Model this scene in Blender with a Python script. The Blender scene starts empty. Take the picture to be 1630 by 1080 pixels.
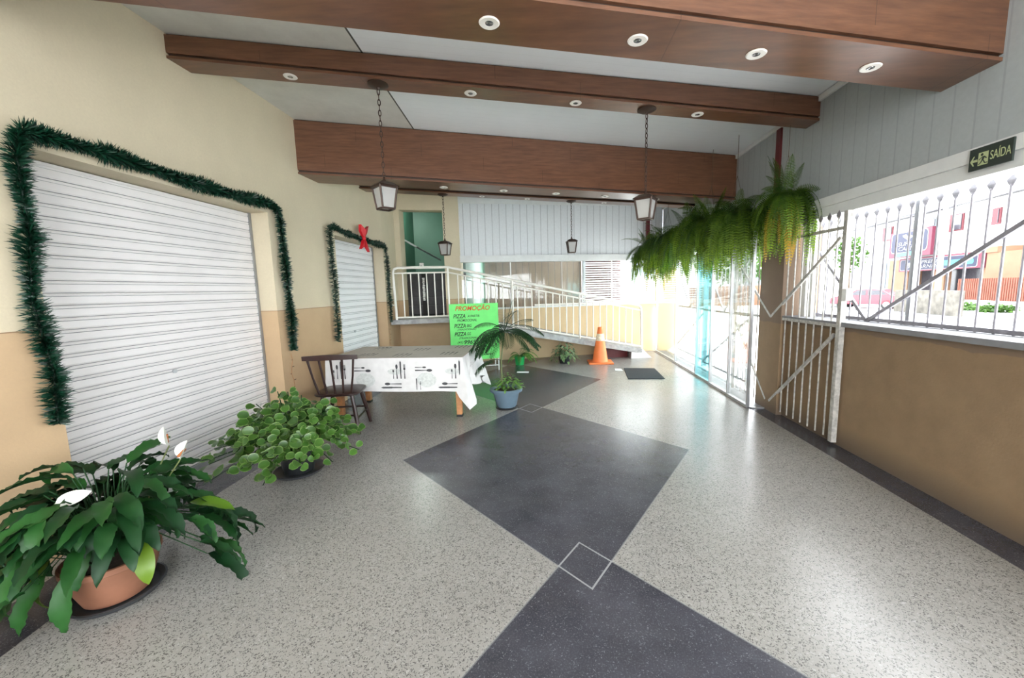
import bpy, bmesh, math, random
from mathutils import Vector, Matrix, Euler
C = bpy.context.scene.collection
SC = bpy.context.scene
random.seed(7)
V = Vector

# ------------------------------------------------------------------ camera, world, exposure
cam = bpy.data.cameras.new('camera'); cam.sensor_width = 36; cam.sensor_fit = 'HORIZONTAL'
cam.lens = 628.1*36/1630; cam.clip_start = .02; cam.clip_end = 500
camo = bpy.data.objects.new('camera', cam); C.objects.link(camo); SC.camera = camo
YAW, PITCH, ROLL = -0.094963, 0.1239052, 0.0276079
_cy, _sy, _cp, _sp = math.cos(YAW), math.sin(YAW), math.cos(PITCH), math.sin(PITCH)
_f = V((_sy*_cp, _cy*_cp, -_sp)); _r = V((_cy, -_sy, 0)); _d = -_r.cross(_f)
_c, _s = math.cos(ROLL), math.sin(ROLL)
_right = _c*_r + _s*_d; _down = -_s*_r + _c*_d
_m = Matrix((_right, -_down, -_f)).transposed().to_4x4(); _m.translation = V((0, 0, 1.5))
camo.matrix_world = _m

wd = bpy.data.worlds.new('overcast_sky'); SC.world = wd; wd.use_nodes = True
bg = wd.node_tree.nodes['Background']; bg.inputs[0].default_value = (.93, .97, 1, 1); bg.inputs[1].default_value = 2.6
SC.view_settings.view_transform = 'Standard'; SC.view_settings.look = 'None'
SC.view_settings.exposure = 2.25; SC.view_settings.gamma = 1; SC.view_settings.use_curve_mapping = False

# ------------------------------------------------------------------ node helpers
class NT:
    def __init__(s, name):
        s.m = bpy.data.materials.new(name); s.m.use_nodes = True
        s.t = s.m.node_tree; s.n = s.t.nodes; s.b = s.n['Principled BSDF']; s.out = s.n['Material Output']
    def new(s, typ, **kw):
        n = s.n.new(typ)
        for k, v in kw.items(): setattr(n, k, v)
        return n
    def link(s, a, b): s.t.links.new(a, b)
    def put(s, sock, v):
        if hasattr(v, 'is_output') or isinstance(v, bpy.types.NodeSocket): s.link(v, sock)
        else: sock.default_value = v
    def math(s, op, a, b=None, c=None, clamp=False):
        n = s.new('ShaderNodeMath', operation=op); n.use_clamp = clamp
        s.put(n.inputs[0], a)
        if b is not None: s.put(n.inputs[1], b)
        if c is not None: s.put(n.inputs[2], c)
        return n.outputs[0]
    def mix(s, f, a, b, mode='MIX'):
        n = s.new('ShaderNodeMix', data_type='RGBA', blend_type=mode)
        s.put(n.inputs[0], f)
        s.put(n.inputs[6], (*a, 1) if isinstance(a, tuple) and len(a) == 3 else a)
        s.put(n.inputs[7], (*b, 1) if isinstance(b, tuple) and len(b) == 3 else b)
        return n.outputs[2]
    def pos(s):
        g = s.new('ShaderNodeNewGeometry'); x = s.new('ShaderNodeSeparateXYZ'); s.link(g.outputs['Position'], x.inputs[0])
        return g.outputs['Position'], x.outputs[0], x.outputs[1], x.outputs[2]
    def noise(s, vec, scale, detail=3, rough=.5):
        n = s.new('ShaderNodeTexNoise'); n.inputs['Scale'].default_value = scale; n.inputs['Detail'].default_value = detail
        n.inputs['Roughness'].default_value = rough
        if vec is not None: s.link(vec, n.inputs['Vector'])
        return n.outputs[0]
    def mapping(s, vec, scale=(1, 1, 1), rot=(0, 0, 0)):
        n = s.new('ShaderNodeMapping'); n.inputs['Scale'].default_value = scale; n.inputs['Rotation'].default_value = rot
        s.link(vec, n.inputs['Vector']); return n.outputs[0]
    def ramp(s, f, p0, p1):
        n = s.new('ShaderNodeMapRange'); s.link(f, n.inputs[0]); n.inputs[1].default_value = p0; n.inputs[2].default_value = p1
        return n.outputs[0]
    def bump(s, h, strength=.2, dist=.01):
        n = s.new('ShaderNodeBump'); n.inputs['Strength'].default_value = strength; n.inputs['Distance'].default_value = dist
        s.link(h, n.inputs['Height']); s.link(n.outputs[0], s.b.inputs['Normal'])
    def base(s, v): s.put(s.b.inputs['Base Color'], (*v, 1) if isinstance(v, tuple) and len(v) == 3 else v)
    def rough(s, v): s.put(s.b.inputs['Roughness'], v)

def simple(name, col, rough=.5, metal=0, var=.12, scale=8, spec=.5, bump=0, coat=0, sub=None):
    t = NT(name); g = t.new('ShaderNodeTexCoord'); f = t.noise(g.outputs['Object'], scale)
    lo = tuple(c*(1-var) for c in col); hi = tuple(min(1, c*(1+var)) for c in col)
    t.base(t.mix(t.ramp(f, .3, .7), lo, hi)); t.rough(rough); t.b.inputs['Metallic'].default_value = metal
    t.b.inputs['Specular IOR Level'].default_value = spec
    if coat: t.b.inputs['Coat Weight'].default_value = coat; t.b.inputs['Coat Roughness'].default_value = .15
    if bump: t.bump(f, bump, .005)
    return t.m

def glassy(name, tint, gloss=.08, rough=.02):
    t = NT(name); t.n.remove(t.b)
    tr = t.new('ShaderNodeBsdfTransparent'); tr.inputs[0].default_value = (*tint, 1)
    gl = t.new('ShaderNodeBsdfGlossy'); gl.inputs['Roughness'].default_value = rough
    lw = t.new('ShaderNodeLayerWeight'); lw.inputs[0].default_value = .25
    f = t.math('MULTIPLY_ADD', lw.outputs['Fresnel'], .6, gloss, clamp=True)
    mx = t.new('ShaderNodeMixShader'); t.link(f, mx.inputs[0]); t.link(tr.outputs[0], mx.inputs[1]); t.link(gl.outputs[0], mx.inputs[2])
    t.link(mx.outputs[0], t.out.inputs[0]); return t.m

def leafmat(name, dark, light, rough=.4, edge=None, trans=.35):
    t = NT(name); g = t.new('ShaderNodeAttribute'); g.attribute_name = 'tone'; t.rough(rough)
    c = t.mix(g.outputs['Fac'], dark, light)
    tc = t.new('ShaderNodeTexCoord'); f = t.noise(tc.outputs['Object'], 25)
    c = t.mix(t.math('MULTIPLY', f, .35), c, tuple(x*.5 for x in dark))
    if edge:
        e = t.new('ShaderNodeAttribute'); e.attribute_name = 'rim'
        c = t.mix(t.ramp(e.outputs['Fac'], .72, .95), c, edge)
    t.base(c); 
    tl = t.new('ShaderNodeBsdfTranslucent'); t.link(c, tl.inputs[0])
    mx = t.new('ShaderNodeMixShader'); mx.inputs[0].default_value = trans
    t.link(t.b.outputs[0], mx.inputs[1]); t.link(tl.outputs[0], mx.inputs[2]); t.link(mx.outputs[0], t.out.inputs[0])
    return t.m

# ------------------------------------------------------------------ materials
def floor_mat():
    t = NT('terrazzo_floor'); P, x, y, z = t.pos()
    # light terrazzo with dark chips
    v = t.new('ShaderNodeTexVoronoi'); v.inputs['Scale'].default_value = 118; t.link(P, v.inputs['Vector'])
    dist = t.noise(P, 45, 2)
    wv = t.new('ShaderNodeVectorMath', operation='ADD'); t.link(P, wv.inputs[0])
    nn = t.new('ShaderNodeTexNoise'); nn.inputs['Scale'].default_value = 48; t.link(P, nn.inputs['Vector'])
    sc = t.new('ShaderNodeVectorMath', operation='SCALE'); t.link(nn.outputs['Color'], sc.inputs[0]); sc.inputs['Scale'].default_value = .045
    t.link(sc.outputs[0], wv.inputs[1]); t.link(wv.outputs[0], v.inputs['Vector'])
    rc = t.new('ShaderNodeSeparateColor'); t.link(v.outputs['Color'], rc.inputs[0])
    near = t.math('LESS_THAN', v.outputs['Distance'], .44)
    dk = t.math('MULTIPLY', t.math('LESS_THAN', rc.outputs[0], .5), near)
    wt = t.math('MULTIPLY', t.math('GREATER_THAN', rc.outputs[1], .7), near)
    big = t.ramp(t.noise(P, 1.3, 4), .3, .7)
    light = t.mix(big, (.26, .248, .23), (.315, .30, .28))
    light = t.mix(t.math('MULTIPLY', wt, .6), light, (.42, .40, .38))
    light = t.mix(t.math('MULTIPLY', dk, .8), light, (.055, .052, .05))
    # dark terrazzo
    v2 = t.new('ShaderNodeTexVoronoi'); v2.inputs['Scale'].default_value = 130; t.link(wv.outputs[0], v2.inputs['Vector'])
    r2 = t.new('ShaderNodeSeparateColor'); t.link(v2.outputs['Color'], r2.inputs[0])
    chip = t.math('MULTIPLY', t.math('GREATER_THAN', r2.outputs[0], .8), t.math('LESS_THAN', v2.outputs['Distance'], .35))
    dark = t.mix(t.ramp(t.noise(P, 3.2, 5, .6), .35, .68), (.031, .031, .040), (.058, .058, .072))
    dark = t.mix(t.math('MULTIPLY', t.ramp(t.noise(P, 140, 2), .5, .75), .5), dark, (.11, .11, .13))
    dark = t.mix(t.math('MULTIPLY', chip, .35), dark, (.30, .30, .33))
    # diamond lattice: corner B, edge vectors a and b, step s between diamonds
    B = (.195, 1.835); a = (-1.53, 1.459); b = (1.068, 1.765); st = (.425, -2.86)
    det = a[0]*b[1]-a[1]*b[0]
    inside = None; lines = None
    for k in range(-1, 5):
        ox, oy = B[0]-k*st[0], B[1]-k*st[1]
        dx = t.math('SUBTRACT', x, ox); dy = t.math('SUBTRACT', y, oy)
        al = t.math('ADD', t.math('MULTIPLY', dx, b[1]/det), t.math('MULTIPLY', dy, -b[0]/det))
        be = t.math('ADD', t.math('MULTIPLY', dx, -a[1]/det), t.math('MULTIPLY', dy, a[0]/det))
        ca = t.math('ABSOLUTE', t.math('SUBTRACT', al, .5)); cb = t.math('ABSOLUTE', t.math('SUBTRACT', be, .5))
        m = t.math('MAXIMUM', ca, cb)
        ins = t.math('LESS_THAN', m, .5)
        ln = t.math('LESS_THAN', t.math('ABSOLUTE', t.math('SUBTRACT', m, .5)), .0024); nr = t.math('LESS_THAN', m, .503)
        if inside is None: inside, lines, cnt = ins, ln, nr
        else:
            cnt = t.math('ADD', cnt, nr); inside = t.math('MAXIMUM', inside, ins); lines = t.math('MAXIMUM', lines, ln)
    # joints are bright only inside the small overlap diamonds, faint elsewhere
    # border strips by the walls
    rb = t.math('GREATER_THAN', x, 2.40)
    yc = t.math('MINIMUM', y, 2.7)
    lb = t.math('LESS_THAN', x, t.math('SUBTRACT', -2.165, t.math('MULTIPLY', yc, .15)))
    lb2 = t.math('GREATER_THAN', x, t.math('SUBTRACT', -2.48, t.math('MULTIPLY', yc, .15)))
    border = t.math('MAXIMUM', rb, t.math('MULTIPLY', lb, lb2))
    mask = t.math('MAXIMUM', inside, border, clamp=True)
    col = t.mix(mask, light, dark)
    col = t.mix(t.math('MULTIPLY', lines, t.math('GREATER_THAN', cnt, 1.5)), col, (.30, .30, .31))
    col = t.mix(t.math('MULTIPLY', lines, .45), col, (.26, .26, .26))
    # worn dusty patches
    dust = t.ramp(t.noise(t.mapping(P, (1, 1.6, 1)), 2.2, 6, .65), .35, .95)
    col = t.mix(t.math('MULTIPLY', dust, .10), col, (.30, .29, .28))
    t.base(col)
    rn = t.noise(P, 2.5, 4)
    t.rough(t.ramp(rn, -.1, 1.3)); 
    rr = t.new('ShaderNodeMapRange'); t.link(rn, rr.inputs[0]); rr.inputs[1].default_value = .3; rr.inputs[2].default_value = .7
    t.n.remove(rr)
    for l_ in list(t.b.inputs['Roughness'].links): t.t.links.remove(l_)
    t.b.inputs['Roughness'].default_value = .27
    t.b.inputs['Specular IOR Level'].default_value = .55
    return t.m

def paint_wall(name='cream_and_tan_plaster', split=1.345, up=(.655, .57, .41), lo=(.54, .375, .22)):
    t = NT(name); P, x, y, z = t.pos()
    n1 = t.ramp(t.noise(P, 3, 5, .6), .3, .7); n2 = t.ramp(t.noise(P, 60, 2), .3, .7)
    cu = t.mix(n1, tuple(c*.93 for c in up), up); cl = t.mix(n1, tuple(c*.9 for c in lo), lo)
    c = t.mix(t.math('LESS_THAN', z, split), cu, cl)
    c = t.mix(t.math('LESS_THAN', t.math('ABSOLUTE', t.math('SUBTRACT', z, split)), .0035), c, (.28, .18, .10))
    c = t.mix(t.math('MULTIPLY', n2, .08), c, (.3, .25, .18)); t.base(c); t.rough(.75)
    t.bump(t.noise(P, 90, 2), .15, .004); return t.m

def wood_mat(name='wood_cladding'):
    t = NT(name); P, x, y, z = t.pos()
    q = t.mapping(P, (1.0, 9, 26), (0, 0, -.23))
    g = t.ramp(t.noise(q, 1.6, 6, .62), .3, .72)
    q2 = t.mapping(P, (.5, 14, 60), (0, 0, -.23)); h = t.ramp(t.noise(q2, 3, 3), .3, .7)
    c = t.mix(g, (.098, .040, .021), (.205, .092, .048)); c = t.mix(t.math('MULTIPLY', h, .35), c, (.10, .042, .022))
    # board joints across the beam
    w = t.math('FRACT', t.math('MULTIPLY', t.math('ADD', x, t.math('MULTIPLY', t.math('FLOOR', t.math('MULTIPLY', z, 7)), .73)), .55))
    c = t.mix(t.math('MULTIPLY', t.math('LESS_THAN', w, .003), .6), c, (.05, .02, .01))
    t.base(c); t.rough(.3); t.b.inputs['Specular IOR Level'].default_value = .6; return t.m

def board_mat(name, col, axis='y', step=.14, dark=.45):
    t = NT(name); P, x, y, z = t.pos()
    u = {'y': y, 'x': x, 'z': z}[axis]
    w = t.math('FRACT', t.math('DIVIDE', u, step)); d = t.math('ABSOLUTE', t.math('SUBTRACT', w, .5))
    g = t.math('GREATER_THAN', d, .5-.006/step)
    idx = t.new('ShaderNodeTexWhiteNoise', noise_dimensions='1D'); t.link(t.math('FLOOR', t.math('DIVIDE', u, step)), idx.inputs['W'])
    n1 = t.ramp(t.noise(P, 30, 3), .3, .7)
    c = t.mix(n1, tuple(k*.93 for k in col), col); c = t.mix(t.math('MULTIPLY', idx.outputs[0], .06), c, (.2, .2, .2))
    c = t.mix(t.math('MULTIPLY', g, dark), c, (.10, .10, .105)); t.base(c); t.rough(.5)
    t.bump(t.math('SUBTRACT', 1, g), .5, .004); return t.m

def ceiling_mat():
    t = NT('ceiling_boards'); P, x, y, z = t.pos()
    s = t.math('ADD', x, t.math('MULTIPLY', y, .07)); left = t.math('LESS_THAN', s, -1.25)
    n = t.ramp(t.noise(P, 5, 6, .7), .25, .75)
    cl = t.mix(n, (.58, .58, .54), (.70, .70, .655))
    w = t.math('FRACT', t.math('DIVIDE', t.math('SUBTRACT', y, t.math('MULTIPLY', x, .23)), .10))
    g = t.math('LESS_THAN', w, .035)
    cr = t.mix(n, (.83, .87, .89), (.87, .905, .925)); cr = t.mix(t.math('MULTIPLY', g, .14), cr, (.35, .38, .4))
    c = t.mix(left, cr, cl)
    c = t.mix(t.math('LESS_THAN', t.math('ABSOLUTE', t.math('SUBTRACT', s, -1.25)), .008), c, (.07, .07, .06))
    t.base(c); t.rough(.6); return t.m

def dado_mat():
    t = NT('tan_plaster_with_grime'); P, x, y, z = t.pos()
    n = t.noise(P, 5, 5, .6); n1 = t.ramp(n, .3, .7)
    c = t.mix(n1, (.215, .142, .08), (.26, .175, .10))
    # damp grime rising from the floor and a scraped strip below the sill: real stains with ragged edges
    e = t.math('ADD', .10, t.math('MULTIPLY', n, .22)); g = t.math('SUBTRACT', 1, t.math('DIVIDE', z, e), clamp=True)
    c = t.mix(t.math('MULTIPLY', g, .8, clamp=True), c, (.085, .065, .05))
    s = t.math('GREATER_THAN', z, t.math('SUBTRACT', 1.085, t.math('MULTIPLY', t.noise(P, 4, 4), .075)))
    c = t.mix(t.math('MULTIPLY', s, .65), c, (.16, .115, .09))
    t.base(c); t.rough(.85); t.bump(t.noise(P, 70, 3), .3, .004); return t.m

M = {}
M['floor'] = floor_mat(); M['wall'] = paint_wall(); M['wood'] = wood_mat(); M['ceiling'] = ceiling_mat(); M['dado'] = dado_mat()
M['panel_right'] = board_mat('grey_tongue_boards', (.37, .40, .405), 'y', .14, .2)
M['panel_far'] = board_mat('white_tongue_boards', (.70, .72, .74), 'x', .143)
M['trimwhite'] = simple('white_trim', (.66, .67, .66), .45, var=.05)
M['farwall'] = paint_wall('yellow_plaster', 9, (.6, .45, .25), (.6, .45, .25))
M['farwall_low'] = paint_wall('tan_low_plaster', 9, (.62, .46, .27), (.62, .46, .27))
M['rebateshade'] = simple('wood_rebate_shade', (.03, .014, .008), .6)  # shadow line of the beam rebates put into the wood colour
M['shutter'] = simple('white_shutter_steel', (.80, .775, .77), .42, var=.04, scale=3)
M['shutterw'] = simple('bright_shutter_steel', (.84, .84, .85), .38, var=.03, scale=3)
M['black'] = simple('black_gap', (.012, .012, .012), .7)
M['whitemetal'] = simple('white_painted_steel', (.74, .74, .72), .4, var=.06, scale=20)
M['cream_metal'] = simple('cream_painted_tube', (.80, .77, .70), .35, var=.05)
M['rustwhite'] = simple('chipped_white_paint', (.40, .385, .355), .5, var=.28, scale=30)
M['greymetal'] = simple('grey_steel', (.33, .34, .35), .35, .6)
M['alu'] = simple('brushed_aluminium', (.55, .56, .58), .3, .7)
M['concrete'] = simple('grey_concrete', (.34, .335, .33), .85, var=.25, scale=12, bump=.3)
M['concrete_lt'] = simple('pale_concrete', (.52, .51, .49), .85, var=.2, scale=9, bump=.2)
M['redsteel'] = simple('oxide_red_steel', (.10, .012, .014), .45)
M['tinsel'] = leafmat('green_tinsel', (.002, .026, .013), (.009, .085, .042), .35, trans=.15)
M['redcloth'] = simple('red_ribbon', (.62, .01, .02), .5)
M['bronze'] = simple('bronze_lantern', (.045, .024, .016), .4, .3)
M['frost'] = simple('milky_lantern_glass', (.55, .54, .52), .15, var=.15, scale=20, spec=.6)
M['chairwood'] = simple('dark_stained_wood', (.028, .012, .010), .32, var=.3, scale=18, spec=.5)
M['pine'] = simple('orange_pine', (.42, .19, .075), .5, var=.25, scale=14)
M['cloth'] = simple('white_printed_cloth', (.64, .63, .62), .75, var=.05, scale=14)
M['cloth_top'] = simple('beige_cloth_top', (.50, .46, .41), .6, var=.06)
M['ink'] = simple('black_print', (.05, .05, .055), .6); M['greyink'] = simple('grey_print', (.53, .55, .53), .7, var=.12, scale=40)
M['rubber'] = simple('black_rubber', (.015, .015, .016), .7)
M['terracotta'] = simple('terracotta', (.235, .10, .056), .7, var=.1)
M['saucer'] = simple('charcoal_plastic', (.035, .038, .042), .4); M['blackpot'] = simple('black_plastic', (.016, .018, .02), .35)
M['bluepot'] = simple('blue_grey_plastic', (.11, .165, .215), .4, var=.06); M['greenpot'] = simple('green_plastic', (.02, .42, .10), .35)
M['soil'] = simple('potting_soil', (.03, .018, .012), .95, var=.5, scale=60, bump=.6)
M['lily'] = leafmat('peace_lily_leaf', (.004, .028, .010), (.022, .10, .018), .48, trans=.12)
M['lily'].node_tree.nodes['Principled BSDF'].inputs['Specular IOR Level'].default_value = .3
M['lilyyellow'] = leafmat('yellow_green_leaf', (.07, .17, .012), (.16, .28, .02), .35, trans=.3)
M['petal'] = simple('white_spathe', (.80, .82, .76), .45); M['spadix'] = simple('brown_spadix', (.30, .10, .03), .7)
M['pep'] = leafmat('round_leaf', (.005, .034, .009), (.075, .19, .026), .28, edge=(.17, .28, .075), trans=.2)
M['stem'] = simple('green_brown_stem', (.10, .12, .04), .6); M['bark'] = simple('tree_bark', (.10, .07, .045), .9, var=.3)
M['fern'] = leafmat('fern_frond', (.014, .062, .006), (.26, .40, .02), .5, trans=.45)
M['ferndry'] = leafmat('dry_fern_frond', (.35, .36, .03), (.50, .30, .04), .6, trans=.4)
M['palm'] = leafmat('dark_palm_frond', (.004, .03, .008), (.02, .085, .015), .4, trans=.15)
M['bush'] = leafmat('potted_bush_leaf', (.03, .13, .02), (.22, .42, .08), .4, trans=.25)
M['ivy'] = leafmat('pothos_leaf', (.012, .06, .014), (.16, .27, .10), .4, edge=(.4, .5, .3), trans=.15)
M['treeleaf'] = leafmat('tree_leaf', (.015, .05, .008), (.07, .16, .02), .6, trans=.4)
M['signgreen'] = simple('neon_green_board', (.16, .78, .17), .55, var=.03)
M['orangepaint'] = simple('orange_red_paint', (.62, .10, .01), .6); M['blackpaint'] = simple('black_paint', (.008, .02, .008), .6)
M['cone'] = simple('orange_cone_plastic', (.86, .21, .055), .5, var=.06); M['coneband'] = simple('cream_reflective_band', (.75, .62, .45), .5, var=.2, scale=30)
M['mat'] = simple('charcoal_door_mat', (.028, .028, .032), .95, var=.4, scale=90, bump=.6); M['paper'] = simple('white_paper', (.8, .8, .78), .7)
M['exitboard'] = simple('dark_exit_plate', (.022, .032, .027), .45); M['exitink'] = simple('pale_green_print', (.42, .47, .25), .5)
M['glass'] = glassy('clear_glass', (.97, .99, .98), .03); M['cyanglass'] = glassy('cyan_tinted_glass', (.62, .93, .95), .05)
def milky(name, col, f):
    t = NT(name); t.base(col); t.rough(.15); tr = t.new('ShaderNodeBsdfTransparent'); mx = t.new('ShaderNodeMixShader'); mx.inputs[0].default_value = f
    t.link(tr.outputs[0], mx.inputs[1]); t.link(t.b.outputs[0], mx.inputs[2]); t.link(mx.outputs[0], t.out.inputs[0]); return t.m
M['lampglass'] = milky('lantern_glass', (.55, .54, .52), .5)
M['greenroom'] = simple('green_painted_wall', (.06, .145, .10), .5, var=.06, scale=3)
M['darkstair'] = simple('dark_stair_tread', (.022, .018, .018), .5, var=.3); M['brownboard'] = board_mat('weathered_brown_boards', (.23, .175, .13), 'x', .16, .8)
M['asphalt'] = simple('pale_worn_asphalt', (.6, .6, .6), .9, var=.08, scale=1.5); M['pavement'] = simple('pale_pavement', (.80, .79, .77), .9, var=.08, scale=3)
M['backlitpaint'] = simple('backlit_white_paint', (.22, .21, .235), .5, var=.2, scale=20)  # white paint with its backlit shade put into the colour
M['kerb'] = simple('grey_kerb', (.12, .125, .13), .9); M['render'] = simple('white_house_render', (.5, .5, .49), .85, var=.04)
M['peach'] = simple('peach_render', (.19, .105, .062), .85, var=.08, scale=1.2); M['orangebrick'] = simple('orange_fence_paint', (.17, .05, .03), .8)
M['stone'] = simple('old_stone_wall', (.10, .092, .078), .95, var=.35, scale=3, bump=.4)
M['signblue'] = simple('blue_sign_face', (.004, .007, .032), .6); M['signred'] = simple('crimson_sign_face', (.10, .008, .026), .6); M['signcyan'] = simple('turquoise_sign_stripe', (.02, .20, .19), .5)
M['signwhite'] = simple('white_sign_letters', (.22, .22, .22), .6); M['darkwin'] = simple('dark_window_glass', (.05, .05, .06), .15); M['redframe'] = simple('red_window_frame', (.10, .015, .022), .6)
M['carred'] = simple('red_car_paint', (.22, .008, .022), .25, var=.05, coat=.6); M['carwhite'] = simple('white_van_paint', (.75, .76, .76), .3, var=.03)
M['tyre'] = simple('tyre_rubber', (.02, .02, .02), .8); M['greyshut'] = simple('grey_blue_shutter', (.12, .14, .16), .6); M['roofgrey'] = simple('grey_roof_slab', (.09, .09, .095), .8)
M['blind'] = simple('white_louvre_slats', (.82, .82, .82), .5); M['bluedoor'] = simple('grey_blue_door', (.33, .40, .46), .5); M['lampmetal'] = simple('chrome_reflector', (.35, .35, .36), .2, .9)
M['lampwhite'] = simple('white_downlight_ring', (.78, .75, .70), .4, var=.02)

# ------------------------------------------------------------------ mesh builder
class MB:
    def __init__(s): s.v = []; s.f = []; s.mi = []; s.cur = 0; s.tone = []; s.rim = []; s.useattr = False
    def quad(s, *p):
        b = len(s.v); s.v += [tuple(q) for q in p]; s.f.append(tuple(range(b, b+len(p)))); s.mi.append(s.cur); return s
    def box(s, a, b):
        x0, y0, z0 = a; x1, y1, z1 = b
        p = [(x0, y0, z0), (x1, y0, z0), (x1, y1, z0), (x0, y1, z0), (x0, y0, z1), (x1, y0, z1), (x1, y1, z1), (x0, y1, z1)]
        return s.hexa(p)
    def hexa(s, p):
        b = len(s.v); s.v += [tuple(q) for q in p]
        for q in ((0, 3, 2, 1), (4, 5, 6, 7), (0, 1, 5, 4), (1, 2, 6, 5), (2, 3, 7, 6), (3, 0, 4, 7)):
            s.f.append(tuple(b+i for i in q)); s.mi.append(s.cur)
        return s
    def bar(s, p, q, w, h=None, up=(0, 0, 1)):
        p = V(p); q = V(q); h = h or w; d = (q-p).normalized(); u = V(up)
        if abs(d.dot(u)) > .99: u = V((0, 1, 0))
        r = d.cross(u).normalized()*w/2; u = r.cross(d).normalized()*h/2
        return s.hexa([p-r-u, p+r-u, q+r-u, q-r-u, p-r+u, p+r+u, q+r+u, q-r+u])
    def tube(s, pts, r, seg=8, caps=True, closed=False):
        pts = [V(p) for p in pts]; n = len(pts); rr = r if isinstance(r, (list, tuple)) else [r]*n
        b = len(s.v); prev = None
        for i, p in enumerate(pts):
            if closed: d = (pts[(i+1) % n]-pts[i-1])
            else: d = pts[min(i+1, n-1)]-pts[max(i-1, 0)]
            d = d.normalized() if d.length > 1e-9 else V((0, 0, 1))
            u = prev if prev is not None else (V((0, 0, 1)) if abs(d.z) < .9 else V((1, 0, 0)))
            a = (u-d*u.dot(d)); a = a.normalized() if a.length > 1e-6 else d.orthogonal().normalized()
            prev = a; c = d.cross(a)
            for k in range(seg):
                t = 2*math.pi*k/seg; s.v.append(tuple(p+(a*math.cos(t)+c*math.sin(t))*rr[i]))
        m = n if closed else n-1
        for i in range(m):
            for k in range(seg):
                j = (i+1) % n
                s.f.append((b+i*seg+k, b+i*seg+(k+1) % seg, b+j*seg+(k+1) % seg, b+j*seg+k)); s.mi.append(s.cur)
        if caps and not closed:
            s.f.append(tuple(b+k for k in range(seg))[::-1]); s.f.append(tuple(b+(n-1)*seg+k for k in range(seg))); s.mi += [s.cur, s.cur]
        return s
    def lathe(s, prof, c=(0, 0, 0), seg=32, sq=None):
        b = len(s.v); n = len(prof)
        for r, z in prof:
            for k in range(seg):
                t = 2*math.pi*k/seg; s.v.append((c[0]+r*math.cos(t), c[1]+r*math.sin(t), c[2]+z))
        for i in range(n-1):
            for k in range(seg):
                s.f.append((b+i*seg+k, b+i*seg+(k+1) % seg, b+(i+1)*seg+(k+1) % seg, b+(i+1)*seg+k)); s.mi.append(s.cur)
        s.f.append(tuple(b+k for k in range(seg))[::-1]); s.f.append(tuple(b+(n-1)*seg+k for k in range(seg))); s.mi += [s.cur, s.cur]
        return s
    def prism(s, poly, f0, f1):
        """poly = list of 2D points, f0/f1 map (a,b) -> 3D for both ends"""
        b = len(s.v); n = len(poly)
        s.v += [tuple(f0(*p)) for p in poly]+[tuple(f1(*p)) for p in poly]
        s.f.append(tuple(range(b, b+n))[::-1]); s.f.append(tuple(range(b+n, b+2*n))); s.mi += [s.cur, s.cur]
        for i in range(n):
            j = (i+1) % n; s.f.append((b+i, b+j, b+n+j, b+n+i)); s.mi.append(s.cur)
        return s
    def build(s, name, mats, parent=None, smooth=False, fix=True, bevel=0):
        me = bpy.data.meshes.new(name)
        off = V((0, 0, 0))
        q = parent
        while q is not None: off += V(q.location); q = q.parent
        me.from_pydata([(x-off.x, y-off.y, z-off.z) for x, y, z in s.v], [], s.f)
        if not isinstance(mats, (list, tuple)): mats = [mats]
        for m in mats: me.materials.append(m)
        me.polygons.foreach_set('material_index', s.mi)
        if s.tone:
            at = me.attributes.new('tone', 'FLOAT', 'POINT'); at.data.foreach_set('value', s.tone)
            ar = me.attributes.new('rim', 'FLOAT', 'POINT'); ar.data.foreach_set('value', s.rim)
        if fix and not s.tone:
            bm = bmesh.new(); bm.from_mesh(me); bmesh.ops.recalc_face_normals(bm, faces=bm.faces)
            bm.to_mesh(me); bm.free()
        if smooth:
            me.polygons.foreach_set('use_smooth', [True]*len(me.polygons))
            if smooth != 'all':
                try: me.set_sharp_from_angle(angle=math.radians(40))
                except Exception: pass
        o = bpy.data.objects.new(name, me); C.objects.link(o)
        if parent is not None: o.parent = parent
        if bevel:
            md = o.modifiers.new('bevel', 'BEVEL'); md.width = bevel; md.segments = 2; md.limit_method = 'ANGLE'
        return o

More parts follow.
